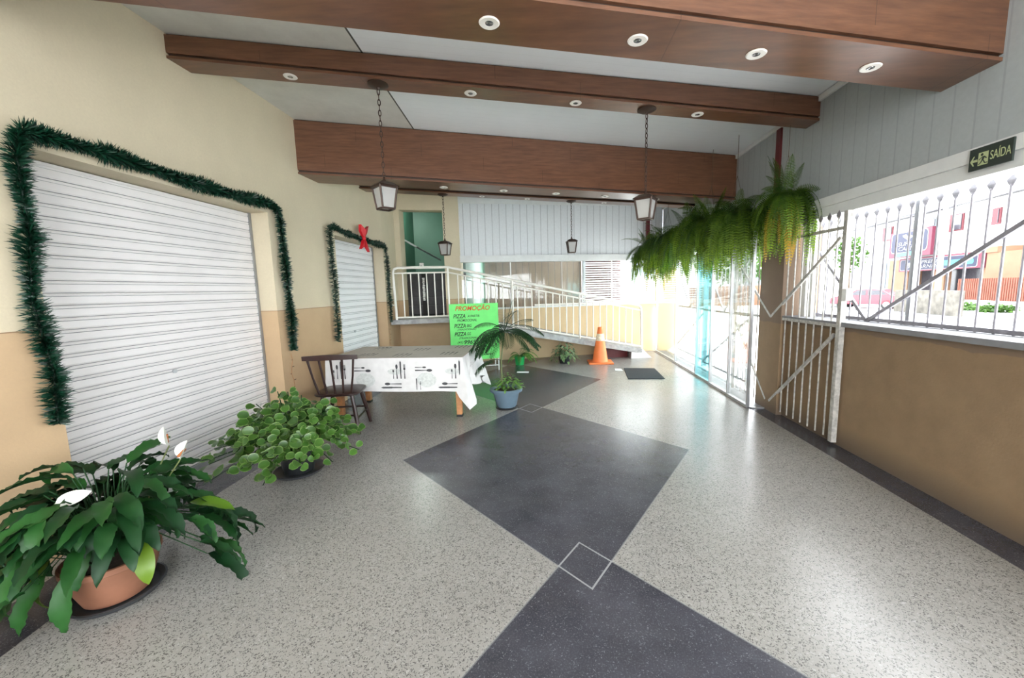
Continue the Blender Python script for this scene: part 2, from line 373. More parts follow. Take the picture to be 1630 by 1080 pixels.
def tag(o, label, cat, group=None, kind=None):
    o['label'] = label; o['category'] = cat
    if group: o['group'] = group
    if kind: o['kind'] = kind
    return o
def thing(name, label, cat, loc=(0, 0, 0), group=None, rz=0):
    o = bpy.data.objects.new(name, None); C.objects.link(o); o.location = loc; o.rotation_euler = (0, 0, rz); o.empty_display_size = .1
    return tag(o, label, cat, group)
def struct(name, mb, m, parent=None, **k):
    o = mb.build(name, m, parent, **k)
    if parent is None: o['kind'] = 'structure'
    return o
def copy_tree(o, parent=None):
    c = o.copy(); C.objects.link(c); c.parent = parent
    for ch in list(o.children): copy_tree(ch, c)
    return c
def part_off(o, v): return V(v)
def text_part(name, body, parent, mat, origin, right, up, width=None, height=.1, ext=.001, shear=0, bold=0, label=None):
    cu = bpy.data.curves.new(name, 'FONT'); cu.body = body; cu.size = 1; cu.extrude = ext; cu.shear = shear; cu.offset = bold
    t = bpy.data.objects.new('tmp', cu); C.objects.link(t); bpy.context.view_layer.update()
    me = bpy.data.meshes.new_from_object(t.evaluated_get(bpy.context.evaluated_depsgraph_get()))
    bpy.data.objects.remove(t); bpy.data.curves.remove(cu)
    xs = [v.co.x for v in me.vertices]; ys = [v.co.y for v in me.vertices]
    x0, x1, y0, y1 = min(xs), max(xs), min(ys), max(ys)
    sy = height/(y1-y0); sx = width/(x1-x0) if width else sy
    R = V(right).normalized(); U = V(up).normalized(); N = R.cross(U); O = V(origin)
    off = V((0, 0, 0)); q = parent
    while q is not None: off += V(q.location); q = q.parent
    for v in me.vertices:
        v.co = O + R*((v.co.x-x0)*sx) + U*((v.co.y-y0)*sy) + N*v.co.z - off
    me.materials.clear(); me.materials.append(mat)
    o = bpy.data.objects.new(name, me); C.objects.link(o); o.parent = parent
    if label: o['label'] = label
    return o

# far wall frame: front face on Y = YF(X)
def YF(x, off=0): return 8.67+.298*x+off
def fpr(mb, x0, x1, z0, z1, o0, o1):
    return mb.hexa([(x0, YF(x0, o0), z0), (x1, YF(x1, o0), z0), (x1, YF(x1, o1), z0), (x0, YF(x0, o1), z0),
                    (x0, YF(x0, o0), z1), (x1, YF(x1, o0), z1), (x1, YF(x1, o1), z1), (x0, YF(x0, o1), z1)])
def CZ(x): return 3.53-.28*(x+2.9)/5.5     # ceiling height

# ------------------------------------------------------------------ setting
b = MB(); b.hexa([(-3.4, -4, -.1), (2.75, -4, -.1), (2.75, 10.4, -.1), (-3.4, 10.4, -.1), (-3.4, -4, 0), (2.75, -4, 0), (2.75, 10.4, 0), (-3.4, 10.4, 0)])
struct('floor', b, M['floor'])
b = MB(); b.hexa([(-3.4, -4, CZ(-3.4)), (3, -4, CZ(3)), (3, 9.9, CZ(3)), (-3.4, 9.9, CZ(-3.4)), (-3.4, -4, CZ(-3.4)+.15), (3, -4, CZ(3)+.15), (3, 9.9, CZ(3)+.15), (-3.4, 9.9, CZ(-3.4)+.15)])
struct('ceiling', b, M['ceiling'])
b = MB()
for y0, y1, z0 in ((-4, 2.03, 0), (2.03, 3.99, 2.37), (3.99, 5.28, 0), (5.28, 6.88, 2.31)):
    b.box((-3.3, y0, z0), (-2.9, y1, 3.56))
b.hexa([(-3.4, 6.88, 0), (-2.9, 6.88, 0), (-3.02, YF(-3.02), 0), (-3.4, 7.8, 0), (-3.4, 6.88, 3.56), (-2.9, 6.88, 3.56), (-3.02, YF(-3.02), 3.56), (-3.4, 7.8, 3.56)])
struct('wall_left', b, M['wall'])
# far wall: part with the raised doorway
b = MB()
fpr(b, -3.35, -2.92, 0, 3.56, 0, .25); fpr(b, -2.11, -1.8, 0, 3.5, 0, .25); fpr(b, -2.92, -2.11, 0, 1.0, 0, .25); fpr(b, -2.92, -2.11, 3.13, 3.52, 0, .25)
struct('wall_far', b, M['wall'])
b = MB(); fpr(b, -1.8, 2.55, 0, 1.1, 0, .14); struct('wall_far_low', b, M['farwall_low'])
b = MB(); fpr(b, -1.8, 2.60, 2.2, 3.27, .02, .14); struct('wall_far_panel', b, M['panel_far'])
b = MB(); fpr(b, -1.8, 2.60, 2.09, 2.225, -.03, .16); fpr(b, -1.8, 2.60, 3.27, 3.5, .0, .14); fpr(b, -1.83, 2.56, 1.1, 1.13, -.02, .16); struct('trim_1', b, M['trimwhite'])
b = MB(); fpr(b, 2.52, 2.95, 0, 2.1, -.02, .3); struct('wall_far_pillar', b, M['farwall'])
# right wall
b = MB(); b.box((2.62, -4, 0), (2.78, 4.62, 1.1)); struct('wall_right', b, M['dado'])
b = MB(); b.box((2.56, 4.62, 0), (2.95, 5.08, 2.12)); struct('wall_right_pillar', b, M['dado'])
b = MB(); b.box((2.57, -4, 1.095), (2.86, 4.63, 1.135)); struct('trim_2', b, simple('grey_sill', (.20, .20, .21), .7))
b = MB(); b.box((2.6, -4, 2.27), (2.75, 9.46, 3.32)); struct('wall_right_panel', b, M['panel_right'])
b = MB(); b.box((2.575, -4, 2.19), (2.75, 9.46, 2.275)); b.box((2.6, -4, 2.10), (2.77, 9.46, 2.19)); struct('trim_3', b, M['trimwhite'])
b = MB(); b.bar((2.6, -4, CZ(2.6)-.03), (2.6, 9.45, CZ(2.6)-.03), .05, .05); struct('trim_4', b, M['trimwhite'])
b = MB(); b.box((-3.45, -4, 0), (-3.3, 7.6, 3.6)); struct('wall_left_light_stop', b, M['wall'])  # unseen backing added to keep sky light from leaking past the shutters
b = MB(); b.box((-3.12, 2.04, 0), (-2.9, 3.98, .012)); b.box((-3.12, 5.3, 0), (-2.9, 6.87, .012)); struct('trim_5', b, M['concrete'])
b = MB(); b.box((2.70, 4.46, 1.135), (2.76, 4.56, 2.1)); b.box((2.70, 4.36, 1.135), (2.73, 4.40, 2.1)); struct('trim_6', b, M['whitemetal'])

# room behind the raised doorway
b = MB()
for q in [[(-3.55, YF(-3.55, .25), .98), (-1.6, YF(-1.6, .25), .98), (-1.6, 11.6, .98), (-3.55, 11.0, .98)]]:
    b.quad(*q)
b.cur = 1
b.quad((-3.45, YF(-3.45, .25), 1), (-3.45, 11.3, 1), (-3.45, 11.3, 3.9), (-3.45, YF(-3.45, .25), 3.9))
b.quad((-3.45, 10.2, 1), (-1.6, 10.7, 1), (-1.6, 10.7, 3.9), (-3.45, 10.2, 3.9))
b.quad((-1.75, YF(-1.75, .25), 1), (-1.75, 11.3, 1), (-1.75, 11.3, 3.9), (-1.75, YF(-1.75, .25), 3.9))
b.quad((-3.5, 7.9, 3.9), (-1.6, 8.3, 3.9), (-1.6, 11.6, 3.9), (-3.5, 11.6, 3.9))
struct('wall_stair_room', b, [M['darkstair'], M['greenroom']], fix=False)
la = bpy.data.lights.new('stair_room_lamp', 'POINT'); la.energy = 9; la.color = (.85, 1, .92); la.shadow_soft_size = .12
lo = bpy.data.objects.new('stair_room_lamp', la); C.objects.link(lo); lo.location = (-3.15, 9.0, 3.45)
t = thing('staircase', 'dark brown stair flight behind the green doorway', 'stairs', (-2.5, 9.0, 1.0))
for k in range(5):
    mb = MB(); y0 = 8.95+.2*k
    mb.hexa([(-3.43, y0-.25, 1.0), (-1.8, y0+.25, 1.0), (-1.8, 10.55, 1.0), (-3.43, 10.15, 1.0), (-3.43, y0-.25, 1.19+.19*k), (-1.8, y0+.25, 1.19+.19*k), (-1.8, 10.55, 1.19+.19*k), (-3.43, 10.15, 1.19+.19*k)])
    mb.build('step', M['darkstair'], t)
t = thing('stair_handrail', 'pale handrail with one post inside the green doorway', 'handrail', (-3.3, 9, 1))
MB().tube([(-3.28, 8.99, 1.0), (-3.28, 8.99, 2.71)], .018).build('post', M['greymetal'], t)
MB().tube([(-3.32, 8.98, 2.73), (-3.03, 9.07, 2.55), (-2.7, 9.9, 2.3)], .02).build('rail', M['greymetal'], t)
t = thing('door_banner', 'narrow dark upright banner with white vertical lettering behind the landing railing', 'banner', (-2.62, 8.15, 1.02))
MB().bar((-2.60, 8.16, 1.02), (-2.60, 8.16, 1.88), .10, .012, (0, 1, 0)).build('board', M['black'], t)
o = MB(); random.seed(3); zz = 1.33
while zz < 1.80:
    h = random.uniform(.012, .03); o.box((-2.62-random.uniform(0, .012), 8.145, zz), (-2.585+random.uniform(0, .012), 8.15, zz+h)); zz += h+.008
o.build('lettering', M['paper'], t)
t = thing('light_switch', 'small white switch box just above the landing rail', 'switch', (-2.68, 8.0, 2.0))
MB().box((-2.63, 8.02, 1.99), (-2.55, 8.06, 2.1)).build('box', M['paper'], t, bevel=.004)
MB().box((-2.61, 8.01, 2.02), (-2.58, 8.03, 2.045)).build('rocker', M['saucer'], t)

# ------------------------------------------------------------------ outdoors ground
b = MB(); b.hexa([(2.75, -30, -.3), (9, -30, -.6), (9, 80, -.6), (2.75, 80, -.3), (2.75, -30, -.02), (9, -30, -.45), (9, 80, -.45), (2.75, 80, -.02)])
struct('pavement_near', b, M['pavement'])
US, NS = V((.1705, .9853, 0)), V((.9853, -.1705, 0))
def ow(s, d, z): p = US*s+NS*d; return V((p.x, p.y, z))
def opr(mb, s0, s1, d0, d1, z0, z1):
    return mb.hexa([ow(s0, d0, z0), ow(s0, d1, z0), ow(s1, d1, z0), ow(s1, d0, z0), ow(s0, d0, z1), ow(s0, d1, z1), ow(s1, d1, z1), ow(s1, d0, z1)])
b = MB(); opr(b, -40, 90, 4, 60, -.7, -.5); struct('street', b, M['asphalt'])
b = MB(); opr(b, -40, 36, 15.3, 16.1, -.5, -.41); struct('kerb_strip', b, M['kerb'])
b = MB(); b.box((-8, 10.4, -.12), (2.75, 40, -.02)); b.box((-9, -25, -.12), (2.75, -4, -.02)); struct('yard', b, M['pavement'])

# ------------------------------------------------------------------ ceiling beams and downlights
def zb(x, z0, z1): return z0+(z1-z0)*(x+2.9)/5.5
BEAMS = [((1.36, 1.75), (2.68, 3.04), 2.99, 2.72, 'widest wooden ceiling beam, nearest the camera with four big downlights'),
         ((3.03, 3.245), (4.25, 4.45), 3.345, 3.025, 'slim wooden ceiling beam that carries the two nearest lanterns'),
         ((4.58, 5.0), (5.93, 6.27), 2.92, 2.655, 'deep wooden ceiling beam between the slim beam and the last one'),
         ((6.12, 6.36), (7.47, 7.70), 3.13, 2.88, 'farthest wooden ceiling beam, mostly hidden and carrying two small lanterns')]
beams = []
for (l0, l1), (r0, r1), zl, zr, lab in BEAMS:
    o = thing('ceiling_beam', lab, 'beam', (-2.9, l0, zl), 'wood-clad ceiling beams'); beams.append(o)
    cl_, cr_ = CZ(-2.9), CZ(2.6); w = M['wood']
    def bx(a, b_, z0, z1, c0, c1):
        # a/b_: offsets from front/back faces, z0/z1 offsets up from the underside (left, right)
        return MB().hexa([(-2.9, l0+a, zl+z0), (2.6, r0+a, zr+z0), (2.6, r1-b_, zr+z0), (-2.9, l1-b_, zl+z0), (-2.9, l0+a, c0), (2.6, r0+a, c1), (2.6, r1-b_, c1), (-2.9, l1-b_, c0)])
    bx(.022, .022, .015, 0, cl_, cr_).build('core', M['rebateshade'], o)
    bx(0, 0, 0, 0, zl+.02, zr+.02).build('bottom_board', w, o)
    k = MB(); k.hexa([(-2.9, l0, zl+.04), (2.6, r0, zr+.04), (2.6, r0+.03, zr+.04), (-2.9, l0+.03, zl+.04), (-2.9, l0, cl_-.015), (2.6, r0, cr_-.015), (2.6, r0+.03, cr_-.015), (-2.9, l0+.03, cl_-.015)]); k.build('front_board', w, o)
    k = MB(); k.hexa([(-2.9, l1-.03, zl+.04), (2.6, r1-.03, zr+.04), (2.6, r1, zr+.04), (-2.9, l1, zl+.04), (-2.9, l1-.03, cl_-.015), (2.6, r1-.03, cr_-.015), (2.6, r1, cr_-.015), (-2.9, l1, cl_-.015)]); k.build('back_board', w, o)
def beam_at(i, x, f=.5):
    (l0, l1), (r0, r1), zl, zr, _ = BEAMS[i]; k = (x+2.9)/5.5
    return V((x, (l0+(l1-l0)*f)*(1-k)+(r0+(r1-r0)*f)*k, zl+(zr-zl)*k))
dl = thing('downlight', 'downlight', 'downlight', (0, 0, 0), 'recessed ceiling downlights')
MB().lathe([(.050, 0), (.054, -.004), (.048, -.009), (.022, -.007), (.020, 0)], seg=28).build('ring', M['lampwhite'], dl, smooth=True)
MB().lathe([(.022, -.001), (.021, -.007), (.016, -.005), (.010, -.007), (.004, -.004)], seg=20).build('bulb', M['lampmetal'], dl, smooth=True)
ordn = ['leftmost', 'second from left', 'third from left', 'fourth from left', 'rightmost']
bn = ['on the wide nearest beam', 'on the slim lantern beam', 'on the deep third beam', 'on the farthest beam']
LIGHTS = [(0, [-.28, .50, 1.19, 1.92], .52), (1, [-2.09, -.65, .27, 1.42], .5), (2, [-1.33, -.57, .12, .79, 1.51], .62), (3, [-1.07, -.33, .98], .5)]
first = True
for bi, xs, f in LIGHTS:
    for k, x in enumerate(xs):
        o = dl if first else copy_tree(dl); first = False
        p = beam_at(bi, x, f); o.location = p; o.rotation_euler = (0, math.atan(.27/5.5), 0)
        o['label'] = 'round white recessed downlight %s, %s' % (bn[bi], 'rightmost' if k == len(xs)-1 else ordn[k])
        s = 1.0 if bi != 3 else .85; o.scale = (s, s, s)

# ------------------------------------------------------------------ pendant lanterns
def make_lantern(loc, zl, label, rz, yaw_scale=1.0):
    """loc = canopy point, zl = top of the lantern roof"""
    t = thing('pendant_lantern', label, 'pendant lamp', loc, 'hanging lanterns')
    L = V(loc); s = yaw_scale
    MB().lathe([(.085, 0), (.085, -.008), (.06, -.022), (.015, -.03), (.008, -.045)], L, 28).build('canopy', M['bronze'], t, smooth=True)
    ch = MB(); z = L.z-.04; k = 0; n = max(3, int(round((z-zl-.03)/.042))); step = (z-zl-.03)/n
    for k in range(n):
        c = V((L.x, L.y, z-step*(k+.5))); a = k*math.pi/2+.4
        pts = []
        for i in range(14):
            u = 2*math.pi*i/14; r = .0105*math.cos(u); h = (step*.62)*math.sin(u)
            pts.append(c+V((r*math.cos(a), r*math.sin(a), h)))
        ch.tube(pts, .0036, 6, closed=True)
    ch.build('chain', M['bronze'], t, smooth=True)
    def P(u, v, w):
        c, q = math.cos(rz), math.sin(rz); u *= s; v *= s
        return (L.x+u*c-v*q, L.y+u*q+v*c, zl+w*s)
    fr = MB(); R = .092; T = .078; B = .055; HB = -.235; HR = -.045
    fr.tube([P(0, 0, .035), P(0, 0, .0), P(0, 0, -.02)], [.008, .016, .03], 10)
    top = [(-R, -R), (R, -R), (R, R), (-R, R)]
    mid = [(-.05, -.05), (.05, -.05), (.05, .05), (-.05, .05)]
    for i in range(4):
        j = (i+1) % 4
        fr.hexa([P(*top[i], HR-.008), P(*top[j], HR-.008), P(*top[j], HR), P(*top[i], HR), P(*mid[i], -.022), P(*mid[j], -.022), P(*mid[j], -.012), P(*mid[i], -.012)])
    fr.hexa([P(-.05, -.05, -.022), P(.05, -.05, -.022), P(.05, .05, -.022), P(-.05, .05, -.022), P(-.012, -.012, 0), P(.012, -.012, 0), P(.012, .012, 0), P(-.012, .012, 0)])
    fr.hexa([P(-R, -R, HR-.006), P(R, -R, HR-.006), P(R, R, HR-.006), P(-R, R, HR-.006), P(-R, -R, HR), P(R, -R, HR), P(R, R, HR), P(-R, R, HR)])
    tp = [(-T, -T), (T, -T), (T, T), (-T, T)]; bt = [(-B, -B), (B, -B), (B, B), (-B, B)]
    for i in range(4):
        j = (i+1) % 4; w = .014*s
        fr.bar(P(*tp[i], HR-.004), P(*bt[i], HB), w); fr.bar(P(*bt[i], HB), P(*bt[j], HB), w); fr.bar(P(*tp[i], HR-.012), P(*tp[j], HR-.012), w)
    fr.build('lantern_frame', M['bronze'], t)
    for i in range(4):
        j = (i+1) % 4; g = MB(); k = .93
        a = [P(tp[i][0]*k, tp[i][1]*k, HR-.012), P(tp[j][0]*k, tp[j][1]*k, HR-.012), P(bt[j][0]*k, bt[j][1]*k, HB+.004), P(bt[i][0]*k, bt[i][1]*k, HB+.004)]
        a2 = [V(q)*1 for q in a]; cc = V((L.x, L.y, 0)); a3 = [q-(V((q.x, q.y, 0))-cc)*.05 for q in a2]
        g.hexa([a[0], a[1], a3[1], a3[0], a[3], a[2], a3[2], a3[3]])
        g.build('pane', M['lampglass'], t)
    MB().lathe([(.012*s, 0), (.03*s, -.03*s), (.034*s, -.07*s), (.022*s, -.11*s), (.005*s, -.125*s)], (L.x, L.y, zl-.065*s), 16).build('bulb', M['frost'], t, smooth='all')
    return t
def bl(i, x, f): p = beam_at(i, x, f); return (p.x, p.y, p.z)
make_lantern(bl(1, -1.41, .5), 2.47, 'bronze lantern on a chain, nearest and largest on the left', .85)
make_lantern(bl(1, .93, .5), 2.37, 'bronze lantern on a chain from the slim beam, beside the ferns', -.55)
make_lantern(bl(3, -1.69, .5), 2.34, 'small bronze lantern hanging in front of the green doorway', -.2)
make_lantern(bl(3, .41, .5), 2.35, 'small bronze lantern hanging before the white boards of the far wall', .1)

# ------------------------------------------------------------------ roller shutters
def shutter(y0, y1, ztop, step, mats, label, prefix):
    t = thing('roller_shutter', label, 'shutter', (-3.1, (y0+y1)/2, 0))
    prof = []; z = .06
    pts = []
    while z < ztop-.001:
        h = min(step, ztop-z)
        pts += [(0, z), (.006, z+.010), (.006, z+h-.026), (0, z+h-.022), (.004, z+h-.014), (.004, z+h-.008), (-.004, z+h-.004)]
        z += h
    mb = MB(); b0 = len(mb.v)
    for dx, zz in pts: mb.v += [(-3.1+dx, y0, zz), (-3.1+dx, y1, zz)]
    for i in range(len(pts)-1):
        mb.f.append((2*i, 2*i+1, 2*i+3, 2*i+2)); gap = (i % 7) in (6, 2); mb.mi.append(1 if gap else 0)
    mb.build('slat_curtain', [mats, M['greymetal']], t, fix=False)
    MB().box((-3.11, y0, .012), (-3.07, y1, .062)).build('bottom_bar', M['greymetal'], t)
    for y in (y0-.015, y1+.0):
        MB().box((-3.13, y-.02 if y > y0 else y, .0), (-3.085, y+.02 if y < y0 else y+.012, ztop)).build('guide_rail', M['greymetal'], t)
    lk = MB(); yl = y0+(y1-y0)*.46
    lk.tube([(-3.094, yl, .91), (-3.08, yl, .91)], .018, 14); lk.build('lock', M['alu'], t, smooth=True)
    return t
shutter(2.05, 3.975, 2.37, .079, M['shutter'], 'large white roller shutter framed by the long green garland', 'a')
shutter(5.30, 6.86, 2.31, .096, M['shutterw'], 'narrower white roller shutter behind the table, with the red bow above', 'b')

# ------------------------------------------------------------------ tinsel garlands
def garland(path, label, seed, rad=.065, dens=1500):
    rnd = random.Random(seed); pts = [V(p) for p in path]
    t = thing('tinsel_garland', label, 'garland', pts[0], 'green tinsel garlands around the shutters')
    MB().tube(pts, .006, 6).build('cord', M['tinsel'], t)
    mb = MB()
    for i in range(len(pts)-1):
        a, c = pts[i], pts[i+1]; L = (c-a).length; d = (c-a)/L; u = d.orthogonal().normalized(); w = d.cross(u)
        n = int(L*dens)
        for k in range(n):
            f = rnd.random(); p = a+(c-a)*f; th = rnd.uniform(0, 2*math.pi)
            o = u*math.cos(th)+w*math.sin(th); l = rad*rnd.uniform(.65, 1.15)*(1+.22*math.sin(9*(f*L+i*1.3)))
            if (p+o*l).x < -2.895: o.x = abs(o.x)*.6
            tip = p+o*l+d*rnd.uniform(-.3, .5)*l; s = o.cross(d)
            if rnd.random() < .5: s = d
            s = s*.0038; base = p+o*l*.12; mm = p.lerp(tip, .6)
            b0 = len(mb.v); mb.v += [tuple(base-s), tuple(base+s), tuple(mm+s), tuple(tip), tuple(mm-s)]
            mb.f.append((b0, b0+1, b0+2, b0+3, b0+4)); mb.mi.append(0); tn = rnd.random()**2
            mb.tone += [tn*.3, tn*.3, tn, tn, tn]; mb.rim += [0]*5
    mb.build('needles', M['tinsel'], t, fix=False)
    return t
GX = -2.845
g1 = garland([(GX, 1.96, .80), (GX, 1.98, 1.1), (GX, 1.94, 1.5), (GX, 1.98, 1.9), (GX, 1.98, 2.30), (GX, 2.02, 2.44), (GX, 2.4, 2.45), (GX, 3.0, 2.43), (GX, 3.5, 2.43), (GX, 3.95, 2.45), (GX, 4.07, 2.42), (GX, 4.10, 2.3), (GX, 4.11, 1.8), (GX, 4.13, 1.3), (GX, 4.12, .90)],
         'long green tinsel garland framing the large near shutter', 1, .066, 2300)
g2 = garland([(GX, 5.06, .87), (GX, 5.09, 1.4), (GX, 5.06, 2.0), (GX, 5.06, 2.36), (GX, 5.16, 2.41), (GX, 5.5, 2.36), (GX, 5.93, 2.34), (GX, 6.4, 2.32), (GX, 6.80, 2.33), (GX, 6.86, 2.26), (GX, 6.88, 1.8), (GX, 6.90, .98)],
         'shorter green tinsel garland around the second shutter by the doorway', 2, .062, 1100)
rnd = random.Random(5)
def light_string(y, z0, z1, lab):
    t = thing('string_light_wire', lab, 'wire', (-2.885, y, z1)); mb = MB()
    pts = [(-2.885, y+.02*math.sin(i*1.7), z1+(z0-z1)*i/8) for i in range(9)]
    mb.tube(pts, .0028, 5); mb.build('wire', M['pine'], t)
    for k in range(1, 8):
        p = V(pts[k]); MB().tube([p, p+V((.008, -.028 if k % 2 else .028, .004))], .0035, 5).build('bulb', M['bark'], t)
light_string(4.12, .25, .86, 'thin wire of tiny bulbs dangling below the near garland end')
light_string(6.90, .55, .95, 'thin wire of tiny bulbs dangling beside the doorway')
t = thing('ribbon_bow', 'red ribbon bow tied on the second garland', 'bow', (-2.80, 5.94, 2.34))
for nm, pts in (('loop', [(0, 0, 0), (.0, -.10, .10), (.02, -.13, .19), (.03, -.01, .13), (.02, .12, .20), (0, .10, .10)]), ('tail', [(0, -.01, 0), (.0, -.13, -.17), (.01, -.03, -.12), (.01, -.01, -.01)]), ('tail', [(0, .01, 0), (.01, .03, -.13), (0, .14, -.19), (0, .05, -.02)])):
    mb = MB(); base = V((-2.80, 5.94, 2.34)); w = .02
    P = [base+V(q) for q in pts]; n = len(P)
    mb.v += [tuple(p+V((w, 0, 0))) for p in P]+[tuple(p-V((w, 0, 0))) for p in P]
    mb.f.append(tuple(range(n))[::-1]); mb.f.append(tuple(range(n, 2*n)))
    for i in range(n):
        mb.f.append((i, (i+1) % n, n+(i+1) % n, n+i))
    mb.mi = [0]*len(mb.f); mb.build(nm, M['redcloth'], t)
MB().lathe([(.005, -.03), (.025, -.02), (.028, .0), (.025, .02), (.005, .03)], (-2.79, 5.94, 2.34), 12).build('knot', M['redcloth'], t, smooth='all')

# ------------------------------------------------------------------ table, cloth, chair
t = thing('dining_table', 'pine-legged table under the white cutlery-print cloth', 'table', (-1.8, 4.83, 0))
TX0, TX1, TY0, TY1 = -2.62, -.99, 4.35, 5.32
MB().box((TX0+.01, TY0+.01, .725), (TX1-.01, TY1-.01, .752)).build('tabletop', M['pine'], t)
for x, y in ((-2.56, 4.50), (-1.09, 4.55), (-2.52, 5.16), (-1.13, 5.2)):
    lg = MB(); w0, w1 = .042, .032
    lg.hexa([(x-w1, y-w1, .025), (x+w1, y-w1, .025), (x+w1, y+w1, .025), (x-w1, y+w1, .025), (x-w0, y-w0, .725), (x+w0, y-w0, .725), (x+w0, y+w0, .725), (x-w0, y+w0, .725)])
    l = lg.build('leg', M['pine'], t, bevel=.004)
    MB().box((x-.036, y-.036, 0), (x+.036, y+.036, .028)).build('foot_cap', M['rubber'], l)
cl = MB(); NT_ = 24; TZ = .757; n0 = 0
# perimeter points
per = []
def seg(ax, ay, bx, by, n):
    for i in range(n): per.append((ax+(bx-ax)*i/n, ay+(by-ay)*i/n))
seg(TX0, TY0, TX1, TY0, 40); seg(TX1, TY0, TX1, TY1, 28); seg(TX1, TY1, TX0, TY1, 40); seg(TX0, TY1, TX0, TY0, 28)
N = len(per); cx, cy = (TX0+TX1)/2, (TY0+TY1)/2
def outn(x, y):
    d = V((0, 0, 0))
    if abs(y-TY0) < 1e-6: d += V((0, -1, 0))
    if abs(y-TY1) < 1e-6: d += V((0, 1, 0))
    if abs(x-TX0) < 1e-6: d += V((-1, 0, 0))
    if abs(x-TX1) < 1e-6: d += V((1, 0, 0))
    return d.normalized()
rows = 9
for r in range(rows+1):
    f = r/rows
    for i, (x, y) in enumerate(per):
        d = outn(x, y); ci = min(abs(i-k) if abs(i-k) < N/2 else N-abs(i-k) for k in (0, 40, 68, 108))
        corner = max(0, 1-ci/(4.5 if 40 <= i <= 72 else 1.6))
        sideR = 40 <= i <= 68
        drop = .395 + .17*corner + (.03*math.sin(i*.5) if sideR else .004*math.sin(i*.35))
        if sideR: wav = .045*math.sin((i-40)*.95)+.05+.05*((i-40)/28)
        elif i < 40: wav = .006*math.sin(i*.5)+.008
        else: wav = .02*math.sin(i*.6)+.02
        p = V((x, y, TZ))+d*(.006+f*(wav+.06*corner*(1 if i > 20 else .4)))+V((0, 0, -drop*f))
        cl.v.append(tuple(p))
for r in range(rows):
    for i in range(N):
        j = (i+1) % N; cl.f.append((r*N+i, r*N+j, (r+1)*N+j, (r+1)*N+i)); cl.mi.append(0)
cl.cur = 1; b0 = len(cl.v); cl.v += [(x, y, TZ) for x, y in per]; cl.f.append(tuple(range(b0, b0+N))); cl.mi.append(1)
# printed cutlery on the cloth (front and top), laid on the same mesh
def shape(kind):
    """outline polys in unit length along +v, centred on u"""
    if kind == 'knife': return [[(-.03, 0), (.03, 0), (.04, .45), (-.04, .45)], [(-.05, .45), (.05, .45), (.055, .9), (.0, 1.0), (-.05, .9)]]
    def oval(cx_, cy_, a, b_, n=12): return [(cx_+a*math.cos(2*math.pi*i/n), cy_+b_*math.sin(2*math.pi*i/n)) for i in range(n)]
    if kind == 'spoon': return [[(-.045, 0), (.045, 0), (.02, .7), (-.02, .7)], oval(0, .84, .10, .17)]
    if kind == 'fork': return [[(-.045, 0), (.045, 0), (.02, .62), (-.02, .62)], [(-.08, .62), (.08, .62), (.09, .74), (-.09, .74)]]+[[(c-.014, .72), (c+.014, .72), (c+.012, 1), (c-.012, 1)] for c in (-.07, -.023, .023, .07)]
def putcut(kind, O, U, W, L, mi=2):
    O, U, W = V(O), V(U), V(W)
    for poly in shape(kind):
        b0 = len(cl.v)
        for u, v in poly: cl.v.append(tuple(O+U*(u*L*.8)+W*(v*L)))
        cl.f.append(tuple(range(b0, b0+len(poly)))); cl.mi.append(mi)
def front(x, z, yy=TY0-.022): return (x, yy, z)
def disc(x, z, a, b_, mi=3):
    b0 = len(cl.v); n = 18
    for i in range(n): u = 2*math.pi*i/n; cl.v.append((x+a*math.cos(u), TY0-.0205, z+b_*math.sin(u)*(1+.06*math.sin(7*u))))
    cl.f.append(tuple(range(b0, b0+n))); cl.mi.append(mi)
for x0 in (-2.42, -1.70, -.98-.03):
    for dx, k, L, dz in ((-.10, 'spoon', .11, 0), (-.058, 'spoon', .17, 0), (-.012, 'knife', .215, 0), (.034, 'fork', .17, 0)):
        if x0+dx < TX1-.012: putcut(k, front(x0+dx, .515+dz), (1, 0, 0), (0, 0, 1), L)
for x0 in (-2.27, -1.54):
    putcut('spoon', front(x0, .648), (0, 0, 1), (1, 0, 0), .13); putcut('spoon', front(x0, .612), (0, 0, 1), (1, 0, 0), .20)
    disc(x0+.13, .50, .115, .085)
for x0 in (-1.71, -1.03):
    putcut('spoon', front(x0, .455), (0, 0, -1), (-1, 0, 0), .20); putcut('knife', front(x0, .412), (0, 0, -1), (-1, 0, 0), .25)
    disc(x0-.07, .60, .09, .035)
putcut('knife', front(-1.53, .385), (1, 0, 0), (0, 0, 1), .14); putcut('fork', front(-1.485, .385), (1, 0, 0), (0, 0, 1), .10)
for (x, y, a) in ((-2.3, 4.5, 0), (-1.75, 4.9, .1), (-1.25, 5.1, 0), (-1.3, 4.55, .05), (-2.35, 5.05, 0), (-1.85, 4.45, 0)):
    for q in range(4):
        putcut(('knife', 'fork', 'spoon', 'knife')[q], (x+q*.055, y, TZ+.0008), (1, 0, 0), (.05, 1, 0), .2)
for y in (4.5, 4.62, 4.72): putcut('fork', (TX1+.045, y, .52), (0, 1, 0), (.12, 0, 1), .15)
co = cl.build('tablecloth', [M['cloth'], M['cloth_top'], M['ink'], M['greyink']], fix=False, smooth=True)
tag(co, 'white cloth printed with black cutlery draped over the table', 'tablecloth')

